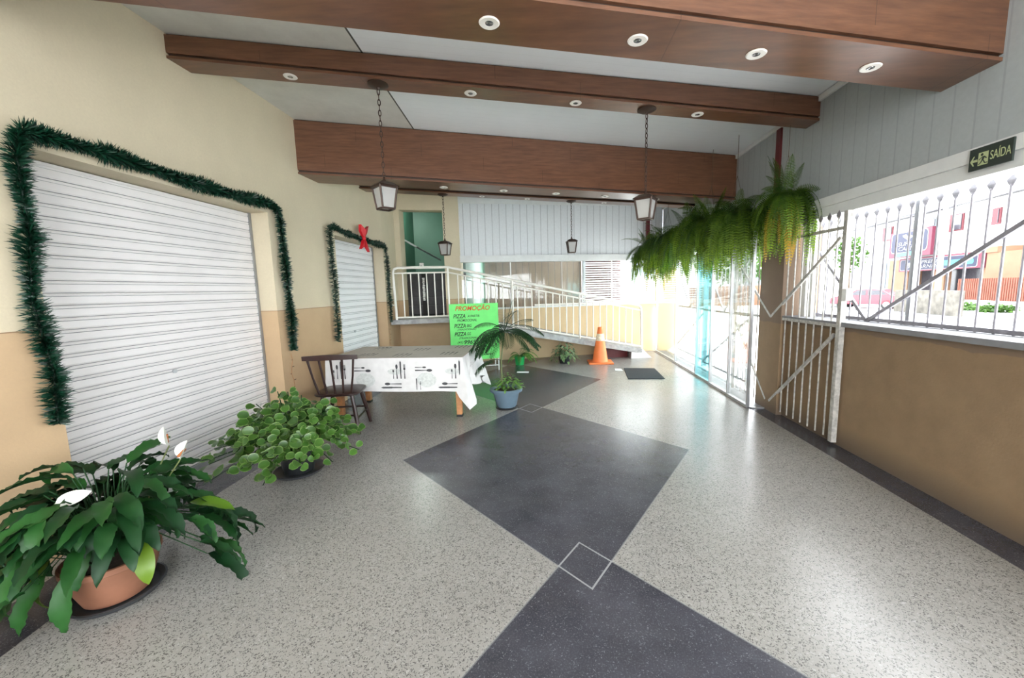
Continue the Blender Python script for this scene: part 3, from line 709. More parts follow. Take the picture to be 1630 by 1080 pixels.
t = thing('wooden_chair', 'dark brown spindle-back wooden chair in front of the table', 'chair', (-2.31, 4.10, 0))
CR = Matrix.Rotation(.16, 4, 'Z'); CO = V((-2.31, 4.10, 0))
def cw(x, y, z): return CO+CR @ V((x, y, z))
mb = MB(); outl = []
for i in range(36):
    u = 2*math.pi*i/36; c, s_ = math.cos(u), math.sin(u); k = 1/max(1e-6, (abs(c)**5+abs(s_)**5))**(1/5); outl.append((.235*c*k*(1-.05*s_), .22*s_*k))
rings = [(.96, .425), (1.0, .432), (1.0, .448), (.96, .456)]
for sc_, z in rings: mb.v += [tuple(cw(x*sc_, y*sc_, z)) for x, y in outl]
for r in range(3):
    for i in range(36): mb.f.append((r*36+i, r*36+(i+1) % 36, (r+1)*36+(i+1) % 36, (r+1)*36+i))
mb.f.append(tuple(range(36))[::-1]); mb.f.append(tuple(range(108, 144))); mb.mi = [0]*len(mb.f)
mb.build('seat', M['chairwood'], t, smooth=True)
for sx in (-1, 1):
    for sy in (-1, 1):
        MB().tube([cw(sx*.15, sy*.14, .43), cw(sx*.19, sy*.18, .22), cw(sx*.225, sy*.215, 0)], [.019, .023, .018], 12).build('leg', M['chairwood'], t, smooth=True)
for sy in (-1, 1): MB().tube([cw(-.19, sy*.18, .20), cw(.19, sy*.18, .20)], .011, 8).build('stretcher', M['chairwood'], t, smooth=True)
for sx in (-1, 1): MB().tube([cw(sx*.195, -.185, .16), cw(sx*.195, .185, .16)], .011, 8).build('stretcher', M['chairwood'], t, smooth=True)
for k in range(5):
    x = -.165+.0825*k
    MB().tube([cw(x, -.19, .445), cw(x*1.25, -.225, .65), cw(x*1.42, -.255, .845)], [.0125, .0105, .0125], 10).build('spindle', M['chairwood'], t, smooth=True)
mb = MB(); pts = []
for i in range(13):
    x = -.28+.56*i/12; y = -.255-.03*(1-(x/.28)**2); hgt = .05+.008*math.cos(x*8)
    pts.append((x, y, hgt))
for i in range(12):
    a, c = pts[i], pts[i+1]; q = .013
    mb.hexa([cw(a[0], a[1]-q, .83), cw(c[0], c[1]-q, .83), cw(c[0], c[1]+q, .83), cw(a[0], a[1]+q, .83), cw(a[0], a[1]-q-.004, .83+a[2]), cw(c[0], c[1]-q-.004, .83+c[2]), cw(c[0], c[1]+q-.004, .83+c[2]), cw(a[0], a[1]+q-.004, .83+a[2])])
mb.build('top_rail', M['chairwood'], t)

# ------------------------------------------------------------------ plants
def leaf(mb, p, d, n, L, W, prof='lance', droop=.4, tone=.5, fold=.18, segs=7, wavy=0, rnd=random, quilt=0):
    """leaf blade from p along d; n = upper normal"""
    d = V(d).normalized(); n = (V(n)-d*V(n).dot(d)); n = n.normalized() if n.length > 1e-5 else d.orthogonal().normalized()
    s = d.cross(n); b0 = len(mb.v); cur = V(p); dd = d.copy(); nn = n.copy(); ph = rnd.random()*6
    for i in range(segs+1):
        f = i/segs
        if prof == 'lance': w = W*2.6*f**.6*(1-f)**.85
        elif prof == 'round': w = W*math.sqrt(max(0, 1-(2*f-1)**2))
        else: w = W*math.sin(math.pi*f**.8)
        w = max(w, .0006)/2
        lift = nn*(fold*w*2+((i % 2)-.5)*quilt*W); wv = nn*(wavy*W*math.sin(f*14+ph))
        mb.v += [tuple(cur-s*w+lift+wv), tuple(cur), tuple(cur+s*w+lift-wv)]
        tt = min(1, max(0, tone+.12*math.sin(f*3)))
        mb.tone += [tt, min(1, tt+.12), tt]; e = 1 if i in (0, segs) else .0
        mb.rim += [1, e, 1]
        if i < segs:
            a = -droop/segs; ca, sa = math.cos(a), math.sin(a)
            nd = dd*ca+nn*sa; nn = nn*ca-dd*sa; dd = nd
            cur = cur+dd*(L/segs)
    for i in range(segs):
        q = b0+i*3
        mb.f += [(q, q+1, q+4, q+3), (q+1, q+2, q+5, q+4)]; mb.mi += [mb.cur]*2
    return cur
def petiole(mb, pts, r=.003, tone=.4):
    k = len(mb.v); mb.tube(pts, r, 5, caps=False); mb.tone += [tone]*(len(mb.v)-k); mb.rim += [0]*(len(mb.v)-k)

# peace lily
LP = V((-2.23, 1.66, 0))
t = thing('potted_peace_lily', 'peace lily with large dark leaves in a terracotta pot, nearest the camera', 'potted plant', LP)
MB().lathe([(.14, 0), (.175, .01), (.19, .034), (.195, .036), (.186, .038), (.165, .014), (.02, .012)], LP, 40).build('saucer', M['saucer'], t, smooth=True)
MB().lathe([(.115, .014), (.13, .022), (.168, .13), (.185, .20), (.192, .205), (.192, .232), (.182, .234), (.176, .205), (.14, .20), (.01, .20)], LP, 40).build('pot', M['terracotta'], t, smooth=True)
MB().lathe([(.175, .205), (.14, .214), (.01, .216)], LP, 30).build('soil', M['soil'], t, smooth=True)
mb = MB(); ye = MB(); rnd = random.Random(11)
for k in range(210):
    a = rnd.uniform(0, 2*math.pi); r0 = rnd.uniform(.01, .12); u = rnd.random()
    # leaves arch out over the whole pot
    out = V((math.cos(a), math.sin(a), 0)); reach = .10+.32*u+.12*u*max(0, out.dot(V((.59, .81, 0)))); hh = .24+.46*(1-u**1.5)*rnd.uniform(.45, 1)
    if u > .8 and rnd.random() < .5: hh = .12+.15*rnd.random()
    p0 = LP+out*r0+V((0, 0, .25)); p2 = LP+out*reach*rnd.uniform(.75, 1)+V((0, 0, hh)); p1 = p0.lerp(p2, .5)+V((0, 0, .10))
    if p2.x < -2.78: continue
    if out.dot(V((.81, -.59, 0))) > .72 and u > .55 and hh < .5: continue
    petiole(mb, [p0, p1, p2], .003)
    d = (out*(.7+.5*u)+V((rnd.uniform(-.4, .4), rnd.uniform(-.4, .4), .35-.9*u))).normalized()
    L = rnd.uniform(.19, .31); up = V((0, 0, 1))+out*.25+V((rnd.uniform(-.3, .3), rnd.uniform(-.3, .3), 0))
    if p2.x+d.x*L < -2.86: d.x = abs(d.x)*.3
    leaf(mb, p2, d, up, L, rnd.uniform(.062, .088), 'lance', rnd.uniform(.3, 1.8), rnd.random()**2, .22, 14, .08, rnd, .09)
leaf(ye, LP+V((.22, -.05, .33)), (.5, -.35, -.25), (.2, -.2, 1), .22, .085, 'lance', 1.2, .95, .15, 9, .04, rnd)
leaf(ye, LP+V((-.06, -.20, .33)), (-.1, -.5, -.4), (0, -.3, 1), .25, .075, 'lance', 1.5, .3, .15, 9, .04, rnd)
for (dx, dy, dz, ax, ay, az_) in ((-.02, -.24, .30, -.1, -.6, -.5), (-.12, -.22, .30, -.35, -.6, -.45), (.06, -.22, .28, .15, -.5, -.7), (-.18, -.16, .34, -.5, -.6, -.3)):
    petiole(mb, [LP+V((dx*.3, dy*.3, .2)), LP+V((dx*.7, dy*.7, dz+.05)), LP+V((dx, dy, dz))], .003)
    leaf(mb, LP+V((dx, dy, dz)), (ax, ay, az_), (.3, -.4, 1), .27, .08, 'lance', 1.0, .8, .2, 14, .07, rnd, .08)
leaf(ye, LP+V((.30, .16, .42)), (.8, .1, .05), (.1, -.1, 1), .24, .08, 'lance', .6, .15, .15, 9, .03, rnd)
mb.build('foliage', M['lily'], t, fix=False, smooth='all')
yo = ye.build('pale_leaves', M['lilyyellow'], t, fix=False, smooth='all'); yo['label'] = 'yellow-green fading leaves'
for k, (dx, dy, h, dd) in enumerate(((.16, .22, .71, (.15, 0, 1)), (.28, .16, .66, (.5, .2, .8)), (-.04, -.16, .58, (.59, .81, .15)))):
    p = LP+V((dx, dy, h)); fb = MB(); st = LP+V((dx*.3, dy*.3, .2))
    leaf(fb, p, dd, (-.3, -1, .2) if k < 2 else (.8, -.58, .6), .12, .065, 'lance', -.4 if k < 2 else .1, .5, .5 if k < 2 else .12, 8, 0, rnd)
    fl = fb.build('flower', M['petal'], t, fix=False, smooth='all')
    MB().tube([st, st.lerp(p, .6)+V((0, 0, .05)), p], .0035, 6).build('flower_stem', M['stem'], fl, smooth=True)
    if k < 2: MB().tube([p+V((.0, -.01, .02)), p+V(dd).normalized()*.07+V((0, -.015, 0))], [.008, .006], 8).build('spadix', M['spadix'], fl, smooth=True)

# round-leaf peperomia
PP = V((-2.16, 3.05, 0))
t = thing('potted_peperomia', 'bushy plant with round green leaves in a black pot beside the shutter', 'potted plant', PP)
MB().lathe([(.14, 0), (.19, .008), (.205, .028), (.195, .03), (.17, .012), (.01, .01)], PP, 32).build('saucer', M['saucer'], t, smooth=True)
MB().lathe([(.115, .012), (.14, .13), (.155, .22), (.162, .225), (.160, .245), (.148, .24), (.14, .215), (.01, .21)], PP, 32).build('pot', M['blackpot'], t, smooth=True)
mb = MB(); rnd = random.Random(21)
for k in range(105):
    a = rnd.uniform(0, 2*math.pi); out = V((math.cos(a), math.sin(a), 0)); u = rnd.random()**.7
    reach = .10+.50*u*(1.0+.18*out.dot(V((-.59, -.81, 0)))); hh = .27+.46*(1-u)*rnd.uniform(.5, 1)+.05*rnd.random()
    if u > .7: hh -= .14*rnd.random()
    p0 = PP+out*.05+V((0, 0, .22)); p3 = PP+out*reach+V((0, 0, hh))
    p1 = p0.lerp(p3, .4)+V((0, 0, .09))
    if p3.x < -2.82: continue
    petiole(mb, [p0, p1, p3], .004, .1)
    nl = rnd.randint(7, 10); tone = .15+.55*u*rnd.random()+.1
    for j in range(nl):
        f = .35+.65*j/(nl-1); q = p0.lerp(p1, f*2) if f < .5 else p1.lerp(p3, f*2-1)
        b_ = rnd.uniform(0, 6.28); dd = V((math.cos(b_), math.sin(b_), rnd.uniform(-.1, .6)))+out*.4
        L = rnd.uniform(.07, .105)*(1 if j < nl-3 else .8)
        e = q+dd.normalized()*.02
        leaf(mb, e, dd, V((0, 0, .8))+V((.45, -.6, 0))+out*.5+V((rnd.uniform(-.35, .35), rnd.uniform(-.35, .35), rnd.uniform(-.2, .2))), L, L*.85, 'round', .35, min(1, tone+(.3 if j > nl-3 else 0)*rnd.random()), .12, 6, 0, rnd)
mb.build('foliage', M['pep'], t, fix=False, smooth='all')

# blue pot with palm stem and bush
BP = V((-.56, 4.90, 0))
t = thing('potted_palm', 'blue-grey pot with a thin-stemmed dark palm and a leafy bush', 'potted plant', BP)
MB().lathe([(.125, 0), (.14, .004), (.145, .02), (.135, .022), (.01, .02)], BP, 32).build('saucer', M['blackpot'], t, smooth=True)
MB().lathe([(.115, .02), (.13, .04), (.165, .20), (.168, .215), (.205, .222), (.21, .25), (.20, .262), (.175, .26), (.165, .23), (.01, .225)], BP, 40).build('pot', M['bluepot'], t, smooth=True)
MB().lathe([(.165, .23), (.1, .24), (.01, .242)], BP, 24).build('soil', M['soil'], t, smooth=True)
MB().tube([BP+V((-.05, 0, .23)), BP+V((-.055, .01, .6)), BP+V((-.02, .01, .88)), BP+V((.0, .02, .98))], [.012, .010, .009, .006], 8).build('stem', M['stem'], t, smooth=True)
def palm_frond(mb, p, d, L, droop, rnd, lw=.010, ll=.15, n=15, tone=.3):
    d = V(d).normalized(); up = V((0, 0, 1)); pts = [V(p)]; dd = d.copy(); N_ = 12
    for i in range(N_):
        dd = (dd+V((0, 0, -droop/N_))).normalized(); pts.append(pts[-1]+dd*(L/N_))
    petiole(mb, pts, .0035, .2)
    for i in range(2, N_+1):
        for h in (0, .5):
            if i == N_ and h: continue
            q = pts[i].lerp(pts[min(i+1, N_)], h); ax = (pts[min(i+1, N_)]-pts[i-1]).normalized(); side = ax.cross(up).normalized()
            for s_ in (-1, 1):
                f = i/N_; l = ll*math.sin(math.pi*(.12+.82*f))
                leaf(mb, q, side*s_+ax*.75+V((0, 0, -.15)), up+ax*.2, l, lw, 'lance', .5, tone*rnd.random(), .15, 3, 0, rnd)
mb = MB(); rnd = random.Random(31); crown = BP+V((0, .02, .98))
for a, el, L, dr in ((-.6, .5, .5, 1.2), (.15, .9, .55, 1.7), (1.2, 1.8, .45, .2), (-1.0, 1.5, .45, .8), (2.7, 1.0, .5, 1.4), (3.6, .1, .62, 1.2), (.0, .05, .5, .9), (3.3, .8, .6, 2.6), (2.8, .3, .55, 2.0), (3.7, .6, .55, 2.4), (-.1, .7, .55, 2.3), (.3, .2, .52, 1.5), (2.2, .3, .45, 1.8), (4.3, .3, .5, 2.0), (1.6, 1.6, .42, .3), (3.0, .5, .52, 2.1), (3.5, .3, .50, 2.3), (2.6, .7, .5, 2.0), (3.9, .2, .5, 1.6), (.1, .4, .50, 1.6), (-.3, .15, .42, 1.6), (.5, .6, .50, 1.9), (1.3, 1.3, .36, .5), (1.9, .9, .4, 1.3), (-1.3, .35, .35, 1.8), (3.2, 0, .62, 1.8), (2.9, -.1, .4, 1.6), (.2, 1.2, .4, 1.1)):
    palm_frond(mb, crown, (math.cos(a), math.sin(a), el), L, dr, rnd)
for a, L in ((3.1, .45), (3.4, .5)): palm_frond(mb, BP+V((-.055, .01, .62)), (math.cos(a), math.sin(a), .3), L, 1.7, rnd, tone=.8)
mb.build('palm_fronds', M['palm'], t, fix=False, smooth='all')
mb = MB()
for k in range(130):
    a = rnd.uniform(0, 6.28); r = .16*math.sqrt(rnd.random()); out = V((math.cos(a), math.sin(a), 0)); z = .25+.20*(1-(r/.18)**2)*rnd.random()+.02
    p = BP+V((.02, 0, 0))+out*r+V((0, 0, z))
    leaf(mb, p, out+V((rnd.uniform(-.5, .5), rnd.uniform(-.5, .5), rnd.uniform(-.2, .7))), (0, 0, 1), rnd.uniform(.05, .085), .03, 'lance', .7, rnd.random(), .15, 5, 0, rnd)
for k in range(14):
    a = rnd.uniform(0, 6.28); p0 = BP+V((math.cos(a)*.05, math.sin(a)*.05, .23)); petiole(mb, [p0, p0+V((math.cos(a)*.05, math.sin(a)*.05, .15))], .003, .2)
mb.build('bush', M['bush'], t, fix=False, smooth='all')

# green pot with drooping plant
GP = V((-.60, 7.80, 0)); rnd = random.Random(41)
t = thing('green_potted_plant', 'small bright green pot with a drooping feathery plant', 'potted plant', GP)
MB().lathe([(.075, 0), (.082, .005), (.105, .15), (.115, .152), (.116, .175), (.104, .175), (.10, .15), (.01, .148)], GP, 32).build('pot', M['greenpot'], t, smooth=True)
mb = MB()
for k in range(16):
    a = rnd.uniform(0, 6.28) if k > 8 else rnd.uniform(-.5, .3); palm_frond(mb, GP+V((0, 0, .15)), (math.cos(a)*.6, math.sin(a)*.6-.1, 1.3), rnd.uniform(.3, .52), rnd.uniform(2.2, 3.6), rnd, .010, .07, 12, 1.0)
mb.build('fronds', M['bush'], t, fix=False, smooth='all')

# pothos under the ramp
VP_ = V((.30, 7.92, 0)); t = thing('leafy_pothos_plant', 'low leafy green and white plant on the floor left of the cone', 'potted plant', VP_)
MB().lathe([(.09, 0), (.10, .005), (.125, .14), (.13, .15), (.118, .15), (.01, .14)], VP_, 24).build('pot', M['blackpot'], t, smooth=True)
mb = MB()
for k in range(190):
    a = rnd.uniform(0, 6.28); u = rnd.random(); out = V((math.cos(a), math.sin(a), 0)); R_ = .27*math.sqrt(u); z = .40*(1-u)**.6*rnd.uniform(.4, 1)+.04
    p = VP_+out*R_+V((0, 0, z)); leaf(mb, p, out+V((rnd.uniform(-.4, .4), rnd.uniform(-.4, .4), rnd.uniform(-.6, .2))), V((0, 0, 1))+out, rnd.uniform(.06, .09), .045, 'lance', .6, rnd.random(), .1, 4, 0, rnd)
for k in range(20):
    a = rnd.uniform(0, 6.28); out = V((math.cos(a), math.sin(a), 0)); petiole(mb, [VP_+V((0, 0, .14)), VP_+out*.12+V((0, 0, .3)), VP_+out*.24+V((0, 0, .12))], .003, .2)
mb.build('foliage', M['ivy'], t, fix=False, smooth='all')

# hanging ferns
def fern_frond(mb, p, az, el, L, droop, rnd, tone, pw=.075, n=26):
    d = V((math.cos(az)*math.cos(el), math.sin(az)*math.cos(el), math.sin(el))); cur = V(p); pts = [cur.copy()]; dirs = [d.copy()]
    for i in range(n):
        d = (d+V((0, 0, -droop/n*(1+i/n)))).normalized(); cur = cur+d*(L/n); pts.append(cur.copy()); dirs.append(d.copy())
    side0 = V((-math.sin(az), math.cos(az), 0))
    tw = rnd.uniform(-.8, .8)
    b0 = len(mb.v)
    for i in range(2, n+1):
        f = i/n; q = pts[i]; ax = dirs[i]; nn = side0.cross(ax).normalized(); side = (side0*math.cos(tw)+nn*math.sin(tw)); l = pw*(min(1, f*5))*(1-f**3)+.008; w = ax*(L/n*.36)
        for s_ in (-1, 1):
            tip = q+side*(s_*l)+ax*(l*.25)+V((0, 0, -l*.12)); mid = q.lerp(tip, .55)
            k = len(mb.v); mb.v += [tuple(q-w*.6), tuple(q+w*.6), tuple(mid+w*.8), tuple(tip), tuple(mid-w*.8)]
            mb.f.append((k, k+1, k+2, k+3, k+4)); mb.mi.append(mb.cur); v_ = min(1, max(0, tone+(.75 if droop > 2.5 else .25)*f*f+rnd.uniform(-.08, .08))); mb.tone += [v_]*5; mb.rim += [0]*5  # hanging tips coloured lighter to imitate light shining through them
    k = len(mb.v); mb.tube(pts[::3]+[pts[-1]], .0022, 3, caps=False); mb.tone += [tone*.5]*(len(mb.v)-k); mb.rim += [0]*(len(mb.v)-k)
def fern_mesh(seed, nf=95, hang=1.0):
    rnd = random.Random(seed); mb = MB()
    for k in range(nf):
        az = rnd.uniform(0, 6.28); u = rnd.random()
        if u < .13: L = rnd.uniform(.32, .5); el = rnd.uniform(.7, 1.35); dr = rnd.uniform(.3, 1.0)
        elif u < .45: L = rnd.uniform(.4, .62); el = rnd.uniform(.1, .7); dr = rnd.uniform(1.4, 2.4)
        else: L = rnd.uniform(.55, .85)*hang; el = rnd.uniform(-.2, .5); dr = rnd.uniform(2.6, 4.5)
        fern_frond(mb, (math.cos(az)*.06, math.sin(az)*.06, 0), az, el, L, dr, rnd, rnd.uniform(.0, .25)+(.0 if u > .45 else 0))
    return mb
FERNS = [(2.40, 4.36, 2.36, .70, 0, 'hanging fern nearest the camera, right of the red post'), (2.30, 5.22, 2.36, .9, 1, 'hanging fern just left of the red post, second nearest'),
         (2.2, 5.72, 2.36, 1.05, 2, 'hanging fern third from the camera end of the row'), (2.12, 6.35, 2.33, 1.1, 0, 'hanging fern fourth from the camera end of the row'),
         (2.02, 7.05, 2.30, 1.12, 1, 'hanging fern fifth from the camera, next to the last one'), (1.92, 7.72, 2.20, 1.1, 2, 'farthest hanging fern, leftmost of the row, with dry yellow tips')]
protos = {}
for i, (x, y, z, s, var, lab) in enumerate(FERNS):
    if var in protos:
        o = copy_tree(protos[var]); o['label'] = lab
    else:
        o = thing('hanging_fern', lab, 'fern', (0, 0, 0), 'ferns hanging in a row by the gate')
        fern_mesh(50+var).build('fronds', M['fern'], o, fix=False)
        MB().lathe([(.07, -.14), (.09, -.13), (.12, -.01), (.125, .0), (.11, .0), (.01, -.01)], (0, 0, 0), 20).build('basket', M['blackpot'], o, smooth=True)
        w = MB()
        for a in (0, 2.1, 4.2): w.tube([(.12*math.cos(a), .12*math.sin(a), 0), (0, 0, .42)], .0022, 4)
        w.tube([(0, 0, .42), (0, 0, 1.0)], .003, 5); w.build('hanger', M['bark'], o)
        protos[var] = o
    o.location = (x, y, z); o.scale = (s, s, 1.05 if i else .95); o.rotation_euler = (0, 0, i*1.3)
rnd = random.Random(77)
def dry(parent, n, spread):
    mb = MB()
    for k in range(n):
        az = rnd.uniform(0, 6.28) if n < 8 else rnd.uniform(2.2, 5.0); fern_frond(mb, (0, 0, -.02), az, rnd.uniform(-.3, .3), rnd.uniform(.55, .85), rnd.uniform(3, 4.5), rnd, rnd.uniform(0, .9))
    o = mb.build('dry_fronds', M['ferndry'], None, fix=False); o.parent = parent; o['label'] = 'dry yellow fronds'
fl = [o for o in C.objects if o.name.startswith('hanging_fern')]
fl.sort(key=lambda o: o.location.y)
dry(fl[0], 14, 1); dry(fl[-1], 7, 1)

# ------------------------------------------------------------------ posts that carry the roof by the gates
def post(x, y, z0, z1, w, lab):
    mb = MB(); mb.box((x-w/2, y-w/2, z0), (x+w/2, y+w/2, z1)); o = mb.build('steel_post', M['redsteel']); tag(o, lab, 'post'); return o
post(2.62, 4.90, 2.12, CZ(2.44)-.002, .085, 'dark red steel post rising beside the nearest hanging fern')
post(2.22, YF(2.22)-.075, 2.1, CZ(2.22)-.002, .075, 'dark red steel post at the far end of the fern row')
# planks/rail that the ferns hang over
# ------------------------------------------------------------------ landing, ramp and their railing
t = thing('entrance_ramp', 'concrete landing and long ramp along the far wall', 'ramp', (-.5, 8.0, 0))
mb = MB(); fpr(mb, -2.89, -1.86, .92, 1.005, -.80, -.005); mb.build('landing_slab', M['concrete'], t)
mb = MB(); xa, xb = -1.86, 1.95; za, zb_ = 1.005, .19
def zr(x): return za+(zb_-za)*(x-xa)/(xb-xa)
mb.hexa([(xa, YF(xa, -.8), za-.12), (xb, YF(xb, -.8), zb_-.10), (xb, YF(xb, -.005), zb_-.10), (xa, YF(xa, -.005), za-.12), (xa, YF(xa, -.8), za), (xb, YF(xb, -.8), zb_), (xb, YF(xb, -.005), zb_), (xa, YF(xa, -.005), za)])
mb.build('ramp_slab', M['concrete'], t)
mb = MB(); mb.hexa([(1.70, YF(1.7, -.84), 0), (2.15, YF(2.15, -.84), 0), (2.20, YF(2.2, -.005), 0), (1.70, YF(1.7, -.005), 0), (1.72, YF(1.72, -.78), .15), (1.98, YF(1.98, -.78), .17), (2.0, YF(2.0, -.005), .17), (1.72, YF(1.72, -.005), .15)])
mb.build('ramp_toe', M['concrete_lt'], t)
mb = MB(); fpr(mb, 1.05, 1.68, .0, .19, -.55, -.05); mb.build('support_block', M['redsteel'], t)
t = thing('ramp_railing', 'cream tubular railing along the landing and down the ramp', 'railing', (-1.88, YF(-1.88, -.78), 1.0))
def R(x, z, o=-.77): return V((x, YF(x, o), z))
def top(x): return 1.955 if x < -1.88 else 1.955+(1.10-1.955)*(x+1.88)/(1.90+1.88)
def bot(x): return 1.045 if x < -1.86 else zr(x)+.045
MB().tube([R(-2.80, .93), R(-2.82, 1.87), R(-2.80, 1.93), R(-2.74, 1.955), R(-1.88, 1.955), R(1.84, top(1.84)), R(1.90, top(1.90)-.02), R(1.92, top(1.9)-.08), R(1.94, .19)], .024, 10).build('handrail', M['cream_metal'], t, smooth=True)
MB().tube([R(-2.80, 1.855), R(-1.88, 1.86), R(1.92, top(1.9)-.10)], .014, 8).build('lower_rail', M['cream_metal'], t, smooth=True)
MB().tube([R(-2.80, 1.045), R(-1.87, 1.045), R(1.93, bot(1.93))], .016, 8).build('bottom_rail', M['cream_metal'], t, smooth=True)
for x in (-1.875, -.70, .62): 
    MB().tube([R(x, bot(x)-.08), R(x, top(x)-.01)], .02, 8).build('post', M['cream_metal'], t, smooth=True)
x = -2.66
while x < 1.85:
    if abs(x+1.875) > .05 and abs(x+.70) > .05 and abs(x-.62) > .05:
        hi = 1.857 if x < -1.88 else 1.86+(top(1.9)-.10-1.86)*(x+1.88)/(3.8)
        MB().tube([R(x, bot(x)), R(x, hi)], .0115, 6, caps=False).build('baluster', M['cream_metal'], t, smooth=True)
    x += .137
for z in (1.28, 1.60): MB().tube([R(-2.80, z), V((-2.93, 7.0, z))], .012, 6).build('wall_bracket', M['cream_metal'], t)
t = thing('low_wall_rail', 'white pipe rail capping the low yellow wall behind the ramp', 'rail', (1.0, YF(1, -.03), 1.13))
MB().tube([R(-.3, 1.16, -.03), R(2.38, 1.155, -.03), R(2.47, 1.13, -.03), R(2.50, 1.03, -.04)], .02, 8).build('pipe', M['cream_metal'], t, smooth=True)

# ------------------------------------------------------------------ promotion sign (A-frame)
t = thing('promotion_sign', 'bright green hand-lettered pizza promotion board on white legs', 'sign', (-1.38, 7.15, 0))
SR = V((.87, .26, 0)).normalized(); SL = V((-1.80, 7.03, 0)); SN = V((.2859, -.958, 0))
TILT = V((-.012, .045, 1)).normalized()
def sp(u, z, o=0): return SL+SR*u+TILT*z-V((-SR.y, SR.x, 0))*o
mb = MB(); mb.hexa([sp(0, .23), sp(.905, .23), sp(.905, .23, -.02), sp(0, .23, -.02), sp(0, 1.27), sp(.905, 1.27), sp(.905, 1.27, -.02), sp(0, 1.27, -.02)])
mb.build('board', M['signgreen'], t)
for u in (.02, .885):
    MB().bar(sp(u, 0, -.012), sp(u, .26, -.012), .022).build('leg', M['whitemetal'], t)
    MB().bar(sp(u, 1.2, -.03), sp(u, 0, -.45), .022).build('leg', M['whitemetal'], t)
MB().bar(sp(.02, .10, -.012), sp(.885, .10, -.012), .02).build('crossbar', M['whitemetal'], t)
FACE = .003
for body, u, z, h, w, m, bo in (('PROMOÇÃO', .11, 1.125, .125, .64, 'orangepaint', .016), ('PIZZA', .07, 1.01, .075, .22, 'blackpaint', .014), ('A PARTIR', .33, 1.02, .042, .22, 'blackpaint', .003), ('PROMOCIONAL', .14, .945, .045, .36, 'blackpaint', .006),
                            ('PIZZA', .08, .83, .075, .21, 'blackpaint', .014), ('BIG', .31, .84, .052, .09, 'blackpaint', .006), ('(TRADICIONAL)', .14, .772, .042, .34, 'blackpaint', .003),
                            ('PIZZA', .08, .68, .072, .21, 'blackpaint', .014), ('GG', .31, .69, .052, .07, 'blackpaint', .006), ('(TRADICIONAL)', .16, .615, .042, .34, 'blackpaint', .003),
                            ('(41)', .13, .53, .055, .10, 'blackpaint', .006), ('99653', .25, .525, .075, .27, 'blackpaint', .014), ('3667', .20, .43, .075, .24, 'blackpaint', .014), ('ANAMAIS', .50, .30, .036, .28, 'blackpaint', .006)):
    text_part('lettering', body, t, M[m], sp(u, z, FACE), SR, TILT, w, h, .001, .25, bo)

# ------------------------------------------------------------------ cone, mat, papers
CP = V((1.01, 7.93, 0)); t = thing('traffic_cone', 'orange traffic cone with a pale band at the foot of the ramp', 'cone', CP)
mb = MB(); mb.box((CP.x-.24, CP.y-.21, 0), (CP.x+.24, CP.y+.21, .03)); mb.build('base', M['cone'], t, bevel=.012)
MB().lathe([(.158, .03), (.152, .05), (.088, .45), (.088, .452)], CP, 36).build('body', M['cone'], t, smooth=True)
MB().lathe([(.0885, .45), (.066, .59)], CP, 36).build('band', M['coneband'], t, smooth=True)
MB().lathe([(.066, .59), (.046, .715), (.042, .722), (.03, .722), (.028, .70)], CP, 36).build('tip', M['cone'], t, smooth=True)
mb = MB(); mb.hexa([(1.27, 6.45, 0), (1.85, 6.45, 0), (1.90, 7.28, 0), (1.36, 7.32, 0), (1.27, 6.45, .012), (1.85, 6.45, .012), (1.90, 7.28, .012), (1.36, 7.32, .012)])
tag(mb.build('door_mat', M['mat']), 'charcoal rubber door mat lying on the pale floor', 'mat')
mb = MB(); mb.hexa([(-.60, 7.02, 0), (-.38, 7.0, 0), (-.38, 7.12, 0), (-.60, 7.13, 0), (-.60, 7.02, .003), (-.38, 7.0, .003), (-.38, 7.12, .003), (-.60, 7.13, .003)])
tag(mb.build('floor_label', M['paper']), 'small white paper slip on the dark diamond behind the blue pot', 'paper')
mb = MB(); mb.hexa([(1.18, 7.14, 0), (1.31, 7.12, 0), (1.31, 7.3, 0), (1.2, 7.32, 0), (1.18, 7.14, .003), (1.31, 7.12, .003), (1.31, 7.3, .003), (1.2, 7.32, .003)])
tag(mb.build('paper_scrap', M['paper']), 'white paper scrap touching the left edge of the door mat', 'paper')

# ------------------------------------------------------------------ exit sign
t = thing('exit_sign', 'dark exit sign with running man, arrow and green letters above the window', 'sign', (2.56, 2.64, 2.2))
MB().box((2.563, 2.535, 2.135), (2.574, 2.765, 2.262)).build('plate', M['exitboard'], t)
def EU(u, v, o=.0015): return (2.563-o, 2.765-u, 2.135+v)   # u runs to the camera side (right in view)
text_part('lettering', 'SAÍDA', t, M['exitink'], EU(.118, .040), (0, -1, 0), (0, 0, 1), .106, .062, .0004)
mb = MB()
for poly in ([(.008, .055), (.026, .083), (.033, .083), (.023, .062), (.05, .062), (.05, .048), (.023, .048), (.033, .027), (.026, .027)],):
    mb.v += [EU(u, v) for u, v in poly]; mb.f.append(tuple(range(len(poly)))); mb.mi.append(0)
mb.build('arrow', M['exitink'], t, fix=False)
mb = MB()
def poly(pts, o=.0015):
    b0 = len(mb.v); mb.v.extend([EU(u, v, o) for u, v in pts]); mb.f.append(tuple(range(b0, b0+len(pts)))); mb.mi.append(mb.cur)
poly([(.053, .022), (.108, .022), (.108, .095), (.053, .095)])
mb.cur = 1
poly([(.073+.008*math.cos(k), .082+.008*math.sin(k)) for k in [i*.628 for i in range(10)]], .002)
poly([(.076, .072), (.090, .070), (.084, .048), (.072, .050)], .002); poly([(.058, .058), (.076, .072), (.073, .065), (.060, .052)], .002); poly([(.088, .072), (.102, .058), (.098, .054), (.086, .064)], .002)
